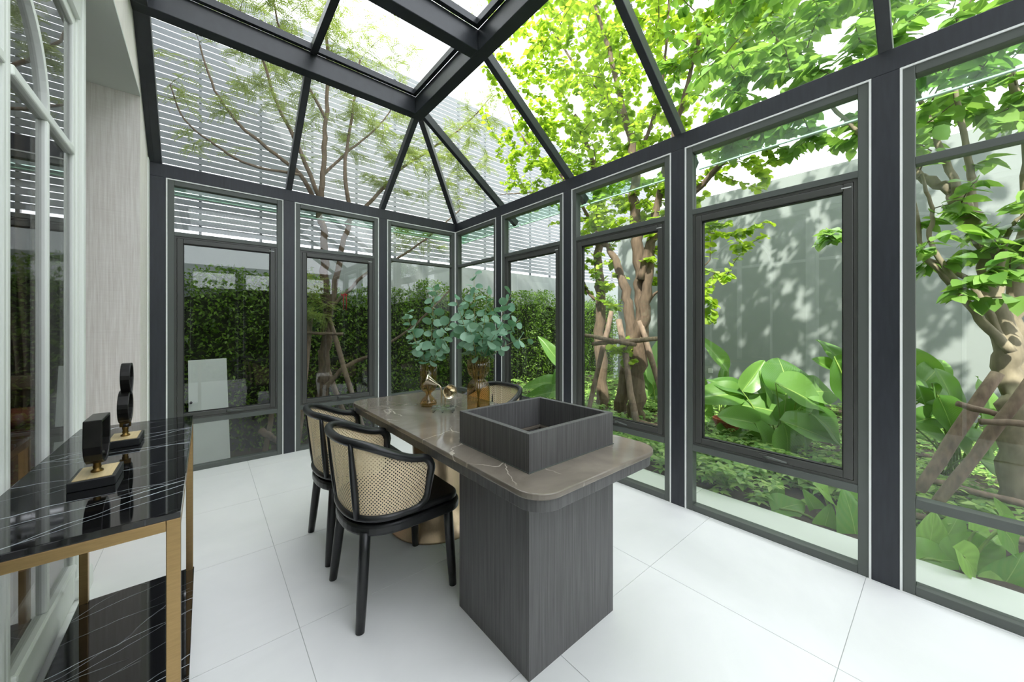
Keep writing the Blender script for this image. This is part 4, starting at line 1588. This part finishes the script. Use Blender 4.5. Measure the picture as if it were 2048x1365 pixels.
# ---- feathery tree in front of the hedge
YC = 5.35
GC = -0.455
baseC = Vector((W(640, 800, Y=YC).x, YC, GC))
limbsC = [
    ([baseC] + Wl([(646, 760), (650, 690), (655, 640), (648, 560), (650, 480), (640, 420), (646, 330), (652, 240), (655, 140), (650, 20)], Y=YC), 0.075, 0.015),
    (Wl([(655, 640), (668, 580), (685, 490), (700, 430), (690, 340), (705, 230), (720, 120)], Y=YC - 0.1), 0.045, 0.012),
    (Wl([(648, 780), (690, 735), (740, 712), (765, 695), (830, 650), (905, 575)], Y=YC - 0.25), 0.032, 0.012),
    (Wl([(655, 620), (690, 590), (735, 545), (790, 520), (850, 480), (920, 420)], Y=YC - 0.15), 0.030, 0.010),
    (Wl([(690, 450), (745, 400), (800, 340), (860, 300), (930, 250), (985, 190)], Y=YC + 0.1), 0.030, 0.008),
    (Wl([(640, 420), (600, 350), (540, 300), (480, 250), (430, 180), (400, 90)], Y=YC), 0.030, 0.008),
    (Wl([(640, 400), (590, 280), (550, 200), (520, 100), (480, 20)], Y=YC - 0.1), 0.028, 0.008),
    (Wl([(646, 350), (700, 300), (760, 250), (800, 190)], Y=YC), 0.020, 0.006),
    (Wl([(600, 350), (500, 330), (430, 290), (370, 240), (340, 170)], Y=YC - 0.1), 0.018, 0.006),
    (Wl([(652, 240), (600, 140), (560, 60), (540, -40)], Y=YC), 0.02, 0.008),
]
blobsC = [(tuple(W(430, 190, Y=YC)), (0.9, 0.4, 0.9), 42), (tuple(W(560, 130, Y=YC)), (0.8, 0.5, 0.9), 40), (tuple(W(700, 250, Y=YC)), (0.9, 0.5, 0.9), 70), (tuple(W(820, 300, Y=YC)), (0.8, 0.5, 0.8), 80),
          (tuple(W(920, 330, Y=YC)), (0.6, 0.5, 0.8), 70), (tuple(W(950, 220, Y=YC)), (0.6, 0.5, 0.6), 40), (tuple(W(690, 30, Y=YC)), (1.2, 0.7, 1.0), 110), (tuple(W(520, 0, Y=YC)), (1.1, 0.7, 0.8), 70), (tuple(W(630, 600, Y=YC - 0.1)), (0.30, 0.25, 0.35), 26),
          (tuple(W(830, 470, Y=YC)), (0.6, 0.3, 0.3), 26), (tuple(W(860, -60, Y=YC)), (1.0, 0.7, 0.8), 60)]
tree('feathery_tree', baseC, limbsC, blobsC, 'frond', 'leaf_feather', 0.15, 9, 'slender feathery-leaved tree rising in front of the slatted screen', 'bark', twig_r=0.0045, tip_len=0.5)


# ---- timber supports
def support(label, poles, bars, X, cat='tree support'):
    """poles and bars as pixel end points on vertical planes X = const; poles reach the ground"""
    c = W(*poles[0][1][:2], X=poles[0][2])
    root = thing('tree_support', (c.x, c.y, GA), label, cat)

    def log(p, q, r, nm):
        n = 6
        pts = [p.lerp(q, k / n) + Vector((random.uniform(-1, 1), random.uniform(-1, 1), random.uniform(-1, 1))) * r * 0.25 for k in range(n + 1)]
        MB().tube(pts, [r * random.uniform(0.88, 1.12) for _ in pts], 9).build(nm, 'stake_wood', root, smooth=True)
    for a, b, xa, xb, r in poles:
        log(W(*a, X=xa), W(*b, X=xb), r, 'pole')
    for a, b, xa, xb, r in bars:
        log(W(*a, X=xa), W(*b, X=xb), r, 'crossbar')
    return root


XS = XA - 0.30
support('bark stripped stakes and crossbars around the multi-stem tree',
        [((1224, 622), (1168, 858), XS + 0.3, XS - 0.1, 0.034), ((1238, 640), (1276, 862), XS + 0.1, XS - 0.15, 0.036), ((1280, 642), (1338, 842), XS + 0.2, XS + 0.2, 0.034)],
        [((1168, 670), (1272, 690), XS, XS, 0.026), ((1186, 688), (1316, 678), XS + 0.03, XS + 0.03, 0.027), ((1276, 842), (1335, 860), XS - 0.1, XS - 0.1, 0.03)], XS)
XP = XB - 0.28
support('crossed weathered poles propping the smooth-barked tree',
        [((1998, 745), (1815, 1010), XP + 0.15, XP - 0.15, 0.034), ((2065, 760), (1850, 1045), XP - 0.1, XP - 0.3, 0.030)],
        [((1912, 808), (2010, 832), XP - 0.12, XP - 0.05, 0.019), ((1962, 843), (2075, 850), XP - 0.25, XP - 0.2, 0.019), ((1862, 962), (2060, 1010), XP + 0.1, XP + 0.2, 0.024), ((1828, 1030), (2060, 1085), XP - 0.45, XP - 0.35, 0.022)], XP)
tc = thing('tree_support', (baseC.x, YC - 0.3, GC), 'thin timber stakes with crossbars around the feathery tree', 'tree support')
for a, b, ya, yb2, r, nm in [((622, 625), (594, 905), YC, YC - .3, 0.035, 'pole'), ((655, 628), (748, 930), YC - 0.1, YC - 0.55, 0.034, 'pole'), ((640, 700), (716, 905), YC + .2, YC - .1, 0.034, 'pole'),
                            ((606, 666), (686, 669), YC - 0.18, YC - 0.18, 0.022, 'crossbar'), ((523, 862), (560, 885), YC - 0.75, YC - 0.55, 0.032, 'crossbar'), ((550, 790), (524, 945), YC - .55, YC - .68, 0.028, 'pole')]:
    p, q = W(*a, Y=ya), W(*b, Y=yb2)
    MB().tube([p.lerp(q, k / 5) + Vector((random.uniform(-1, 1), 0, random.uniform(-1, 1))) * 0.006 for k in range(6)], [r * random.uniform(0.9, 1.1) for _ in range(6)], 9).build(nm, 'stake_wood', tc, smooth=True)
rc = W(688, 590, Y=YC - 0.3)
cord = thing('red_cord', rc, 'red cord tied round a branch of the feathery tree', 'cord')
MB().tube([rc + Vector((0.035 * math.cos(a), 0.035 * math.sin(a), 0.01 * math.sin(3 * a))) for a in [i * math.pi / 8 for i in range(16)]], 0.006, 6, closed=True).build('loop', 'red_cord', cord, smooth=True)
for k in (-0.012, 0.014):
    MB().tube([rc + Vector((k, -0.03, 0)), rc + Vector((k * 1.6, -0.035, -0.10)), rc + Vector((k * 1.2, -0.03, -0.20))], 0.005, 6).build('loose_end', 'red_cord', cord, smooth=True)

# ---- hedge
hedge = thing('hedge', (3.0, 6.4, -0.45), 'dense clipped hedge climbing the wall under the slatted screen', 'hedge')
N = 36000
hx = rng.uniform(-0.93, 9.2, N)
hz = np.where(np.arange(N) < 7000, rng.uniform(0.84, 1.0, N), rng.uniform(0.0, 1.0, N) ** 0.9)
top = 2.02 + 0.10 * np.sin(hx * 2.3) + 0.07 * np.sin(hx * 5.9 + 1)
hz = -0.45 + hz * (top + 0.45)
hy = 6.28 + 0.09 * np.sin(hx * 4.1) - rng.random(N) ** 1.5 * 0.26 - 0.05 * np.sin(hx * 9.7 - hz * 7.3) + np.where(hz > top - 0.38, rng.uniform(0, 0.28, N), 0)
hy = np.minimum(hy, 6.54)
P = np.stack([hx, hy, hz], 1)
nd = rng.normal(size=(N, 3)) * 0.6 + np.array([-0.1, -0.5, 0.7])
yd = rng.normal(size=(N, 3)) * 0.7 + np.array([0, -0.6, -0.1])
me = leaf_array('small', P, yd, nd, rng.uniform(0.040, 0.072, N), 'foliage', 'leaf_hedge')
o = bpy.data.objects.new('foliage', me)
COL.objects.link(o)
o.parent = hedge
o.location = -hedge.location
o['kind'] = 'stuff'
plain('hedge_twigs', (34, 40, 22), 0.9, vary=0.4, scale=8)
core = MB()
nx = 60
v, f = [], []
for i in range(nx + 1):
    x = -0.95 + 10.15 * i / nx
    y = 6.28 + 0.09 * math.sin(x * 4.1) + random.uniform(-.03, .03)
    for zz, dy in ((-0.45, 0.0), (1.0, 0.03), (1.70 + 0.10 * math.sin(x * 2.3), 0.02)):
        v.append((x, y + dy, zz))
    v += [(x, 6.58, 1.70 + 0.10 * math.sin(x * 2.3)), (x, 6.58, -0.45)]
for i in range(nx):
    for j in range(4):
        a = i * 5 + j
        f.append((a, a + 1, a + 6, a + 5))
core.add(v, f).build('stem_mass', 'hedge_twigs', hedge)

# ---- unseen hedge added behind the viewer to darken what the end windows reflect
rear = thing('hedge', (1.5, -5.6, -0.6), 'unseen hedge added behind the viewer to darken the window reflections', 'hedge')
n2 = 9000
P2 = np.stack([rng.uniform(-6, 7.5, n2), -5.55 + rng.random(n2) * 0.35, -0.6 + rng.random(n2) * 3.2], 1)
nd2 = rng.normal(size=(n2, 3)) * 0.6 + np.array([0, 0.6, 0.6])
yd2 = rng.normal(size=(n2, 3)) * 0.7 + np.array([0, 0.6, -0.1])
o = bpy.data.objects.new('foliage', leaf_array('small', P2, yd2, nd2, rng.uniform(0.10, 0.18, n2), 'foliage', 'leaf_hedge'))
COL.objects.link(o)
o.parent = rear
o.location = -rear.location
o['kind'] = 'stuff'
MB().box((-6.0, -6.0, -0.6), (7.5, -5.5, 2.4)).build('stem_mass', 'hedge_twigs', rear)

# ---- pale utility board outside the end wall
yb0, yb1 = 5.88, 5.94
b0, b1 = W(378, 800, Y=yb0), W(461, 800, Y=yb0)
t0, t1 = W(376, 722, Y=yb1), W(453, 717, Y=yb1)
bd = thing('white_board', ((b0.x + b1.x) / 2, yb0, -0.45), 'pale board leaning against the foot of the hedge', 'board')
q = [(b0.x, yb0, -0.45), (b1.x, yb0, -0.45), (t1.x, yb1, t1.z), (t0.x, yb1, t0.z)]
MB().slab(q, (0, 1, 0), 0.02).build('panel', 'board_white', bd, bevel=0.002)
kn = W(382, 806, Y=5.895)
MB().tube([(kn.x, 5.872, kn.z), (kn.x, 5.905, kn.z)], 0.014, 10).build('knob', 'black_rubber', bd)


# ---- big leaves
def big_leaf(name, mat, shape, arch=0.35, fold=0.25, wave=0.03, seed=0):
    """length 1 along +Y, base at the origin, face up"""
    r = random.Random(seed)
    nu, nv = 8, 14
    v, uv, f = [], [], []
    ph = r.uniform(0, 6)
    for j in range(nv + 1):
        t = j / nv
        if shape == 'paddle':
            w = 0.36 * math.sin(math.pi * min(1, t ** 0.72 * 0.995 + 0.004)) ** 0.55
        elif shape == 'heart':
            w = 0.40 * math.sin(math.pi * min(1, t ** 0.45 * 0.997 + 0.003)) ** 0.8
        else:
            w = 0.16 * math.sin(math.pi * min(1, t ** 0.75 * 0.995 + 0.004)) ** 0.7
        for i in range(nu + 1):
            s_ = i / nu * 2 - 1
            x = s_ * w
            back = 0.10 * (abs(s_) ** 2) * (1 - t) if shape == 'heart' else 0
            y = t - back * 2.0 * (1 - t)
            zz = fold * abs(x) - arch * t * t + wave * math.sin(9 * t + ph + 2 * s_) * abs(s_)
            v.append((x, y, zz))
            uv.append((0.5 + 0.5 * s_, t))
    for j in range(nv):
        for i in range(nu):
            a = j * (nu + 1) + i
            f.append((a, a + 1, a + nu + 2, a + nu + 1))
    m = MB()
    m.add(v, f)
    m.uv = uv
    return m.mesh(name, mat, True)


PAD = [big_leaf('paddle_leaf', 'leaf_calathea', 'paddle', a, b, c, k) for k, (a, b, c) in enumerate(((0.30, 0.30, 0.03), (0.50, 0.15, 0.05), (0.10, 0.40, 0.03)))]
BAN = [big_leaf('blade_leaf', 'leaf_calathea', 'blade', a, b, c, k + 9) for k, (a, b, c) in enumerate(((0.25, 0.5, 0.02), (0.55, 0.35, 0.03)))]
HRT = [big_leaf('heart_leaf', 'leaf_arrow', 'heart', a, b, c, k + 20) for k, (a, b, c) in enumerate(((0.25, 0.30, 0.03), (0.40, 0.20, 0.04)))]


def leafy_plant(name, label, base, leaves, meshes, X, group, kind='petiole', rad=0.007, face=0.55):
    """leaves: (px, py of the leaf centre, screen angle of the tip, length px, width ratio, depth offset)"""
    root = thing(name, base, label, 'plant', group)
    for k, L in enumerate(leaves):
        px, py, ang, ln, wr, dx = L
        c = W(px, py, X=X + dx)
        t = (c - Vector((0, 0, CAM_H))).dot(FWD)
        s = ln * 1.24 * t / F_PX
        a = math.radians(ang)
        dirv = RGT * math.cos(a) + Vector((0, 0, 1)) * math.sin(a) + FWD * random.uniform(-0.25, 0.15)
        dirv.normalize()
        nrm = Vector((0, 0, 1)) * (1 - face) - FWD * face + RGT * random.uniform(-0.3, 0.3)
        p0 = c - dirv * s * 0.5
        m = meshes[k % len(meshes)]
        lf = link_child('leaf', m, root, frame_matrix(p0, dirv, nrm, s, wr))
        b0 = Vector(base) + Vector((random.uniform(-.06, .06), random.uniform(-.06, .06), 0))
        ctrl = b0.lerp(p0, 0.5) + Vector((0, 0, 0.10))
        MB().tube(bez(b0, ctrl, p0, 6) + [p0 + dirv * s * 0.06], [rad * 1.3 - rad * 0.09 * i for i in range(8)], 6).build('petiole', kind, root, smooth=True)
    return root


XC = 4.55
grp = 'broad-leaved plants along the grey wall'
leafy_plant('broad_leaf_plant', 'large clump of wide ribbed paddle leaves before the grey wall', W(1560, 899, X=XC) * 1.0, [
    (1440, 788, 178, 74, 0.85, -0.1), (1470, 768, 140, 62, 0.8, 0.05), (1508, 752, 55, 62, 0.75, 0.1), (1548, 778, 96, 66, 1.2, 0.2), (1575, 752, 80, 62, 1.7, 0.15), (1604, 790, -25, 84, 1.15, -0.15),
    (1642, 780, 8, 78, 0.9, 0.1), (1545, 815, 150, 80, 1.1, 0.05), (1482, 840, 165, 74, 0.85, -0.25), (1540, 885, -55, 72, 0.95, -0.3), (1588, 897, -75, 84, 1.3, -0.3), (1622, 862, -18, 96, 0.7, -0.25),
    (1668, 858, -35, 84, 1.0, -0.1), (1512, 900, -120, 62, 1.0, -0.2), (1455, 868, 200, 60, 0.9, 0.0), (1590, 825, 40, 66, 1.0, 0.1), (1625, 905, -60, 66, 0.9, -0.2), (1520, 780, 110, 60, 0.9, 0.3),
    (1640, 825, -10, 60, 1.0, 0.2), (1495, 810, 190, 62, 0.9, 0.15)], PAD, XC, grp)
leafy_plant('blade_leaf_plant', 'upright narrow blade leaves left of the large paddle clump, above a clay pot', W(1440, 880, X=XC + 0.3), [
    (1432, 705, 118, 70, 1.2, 0.2), (1450, 748, 75, 50, 1.0, 0.3), (1412, 830, 95, 110, 0.6, 0.0), (1425, 860, 80, 70, 0.7, 0.0), (1468, 800, 60, 60, 1.0, 0.35)], BAN, XC + 0.3, grp)
leafy_plant('broad_leaf_plant', 'tall broad leaves half hidden behind the post beside the smooth-barked tree', W(1735, 905, X=4.6), [
    (1698, 762, -60, 90, 1.1, 0.0), (1688, 715, 112, 64, 0.9, 0.1), (1660, 735, 150, 62, 0.6, 0.05), (1712, 700, 80, 70, 0.9, 0.1), (1728, 745, 60, 60, 1.1, 0.0), (1840, 745, 105, 84, 0.9, 0.2), (1870, 745, 50, 60, 1.0, 0.2), (1868, 775, 40, 70, 1.1, 0.1), (1760, 800, 10, 80, 1.0, 0.1)], PAD, 4.6, grp)
leafy_plant('broad_leaf_plant', 'clump of pale ribbed leaves behind the crossed poles', W(1905, 955, X=4.5), [
    (1907, 785, 95, 72, 1.35, 0.0), (1885, 800, -60, 60, 0.9, -0.1), (1895, 830, -70, 66, 0.9, -0.2), (1852, 838, 190, 60, 0.9, -0.1), (1985, 800, 70, 60, 1.3, 0.1), (1870, 873, -25, 62, 0.6, -0.2), (1990, 870, -70, 84, 1.1, -0.1),
    (1950, 850, 20, 70, 0.9, 0.0), (1850, 805, 110, 60, 0.9, 0.1), (1940, 905, -30, 80, 0.7, -0.2), (2010, 930, -10, 80, 0.8, -0.1)], PAD, 4.5, grp)
leafy_plant('banana_plant', 'tall bright green banana leaves behind the stakes of the multi-stem tree', W(1310, 828, X=5.6), [
    (1318, 720, 75, 84, 1.4, 0.0), (1300, 740, 105, 90, 1.2, 0.1), (1330, 760, 50, 70, 1.2, 0.1), (1290, 775, 140, 60, 1.2, 0.0), (1340, 715, 60, 80, 1.2, 0.2), (1280, 720, 100, 90, 1.0, 0.3)], BAN, 5.6, grp, rad=0.012)
leafy_plant('banana_plant', 'low broad leaves in front of the hedge corner', W(1105, 800, X=4.3), [
    (1105, 705, 125, 70, 1.0, 0.2), (1090, 762, 170, 56, 1.5, 0.0), (1085, 787, 185, 60, 1.4, -0.2), (1120, 745, 80, 60, 1.3, 0.1), (1118, 780, 20, 56, 1.4, 0.0)], BAN, 4.3, grp)
XH = 3.20
grp2 = 'arrow-leaved plants beside the stone ledge'
leafy_plant('arrow_leaf_plant', 'light green arrow-shaped leaves by the stone ledge, in front of low shrubs', W(1660, 1075, X=XH) , [
    (1548, 998, 70, 56, 1.0, 0.05), (1590, 1008, 15, 58, 0.95, 0.0), (1633, 1020, 110, 62, 0.9, 0.15), (1672, 1000, -35, 62, 0.8, 0.1), (1655, 1035, 70, 44, 0.9, -0.05), (1708, 1035, 95, 78, 0.9, -0.05), (1715, 995, 120, 62, 0.7, 0.2), (1745, 1050, 30, 70, 0.9, 0.1), (1600, 1035, 200, 50, 0.9, 0.1), (1775, 1040, 80, 70, 0.9, 0.1)], HRT, XH, grp2, face=0.45)
leafy_plant('arrow_leaf_plant', 'deep green arrow-shaped leaves by the stone ledge below the crossed poles', W(1940, 1165, X=XH), [
    (1864, 1080, 80, 84, 0.9, 0.0), (1912, 1118, 8, 104, 0.75, -0.05), (1905, 1060, 60, 70, 0.8, 0.2), (1965, 1150, -45, 84, 0.8, -0.1), (1970, 1095, 30, 90, 0.9, 0.1), (2020, 1160, 70, 90, 0.9, -0.05), (1985, 1075, -20, 70, 0.6, 0.15), (2045, 1100, -50, 80, 0.9, 0.1), (2010, 1030, 110, 50, 0.8, 0.3), (1840, 1110, 120, 50, 0.9, 0.0), (2060, 1180, 20, 90, 0.9, 0.0), (1940, 1185, 190, 70, 0.8, -0.05)], HRT, XH, grp2, face=0.45)

# terracotta pot
pc = W(1455, 888, X=4.7)
pot = thing('clay_pot', (pc.x, pc.y, GA), 'terracotta pot under the blade leaf plant', 'pot')
MB().lathe([(0.10, 0), (0.11, 0.01), (0.14, 0.20), (0.155, 0.205), (0.155, 0.24), (0.14, 0.24), (0.125, 0.19), (0.10, 0.18)], (pc.x, pc.y, GA), 28).build('pot_body', 'terracotta', pot, smooth=False)

# ---- low whorled shrubs as ground cover
cov = tag(bpy.data.objects.new('ground_cover', None), 'mat of low whorled glossy leaflets covering the planting bed', 'ground cover', kind='stuff')
COL.objects.link(cov)
cov.location = (4.0, 1.5, -0.03)
P, Yd, Nd, S = [], [], [], []
yv = -2.2
while yv < 5.8:
    xv = 3.26
    while xv < 7.5:
        x, y = xv + random.uniform(-.1, .1), yv + random.uniform(-.1, .1)
        px, py, tt = project(np.array([[x, y, 0.1]]))
        if 980 < px[0] < 2120 and tt[0] > 0.5:
            hgt = random.uniform(0.7, 1.25)
            for i in range(26 if x < 4.2 else 14):
                a, d = random.uniform(0, 6.28), 0.20 * math.sqrt(random.random())
                c = np.array([x + d * math.cos(a), y + d * math.sin(a), -0.03 + hgt * (random.uniform(0.04, 0.20) - d * 0.2)])
                if c[0] < 3.10 or (c[0] < 3.48 and c[1] < 0.80):
                    continue
                ph = random.uniform(0, 6.28)
                sz = random.uniform(0.055, 0.095) if x < 4.3 else random.uniform(0.045, 0.07)
                for k in range(7):
                    b = ph + k * 6.283 / 7
                    P.append(c + 0.008 * np.array([math.cos(b), math.sin(b), 0]))
                    Yd.append([math.cos(b), math.sin(b), random.uniform(-0.15, 0.35)])
                    Nd.append([random.gauss(0, .2), random.gauss(0, .2), 1])
                    S.append(sz)
        xv += 0.27
    yv += 0.27
o = bpy.data.objects.new('foliage', leaf_array('small', P, Yd, Nd, S, 'foliage', 'leaf_shrub'))
COL.objects.link(o)
o.parent = cov
o.location = -cov.location
o['kind'] = 'stuff'
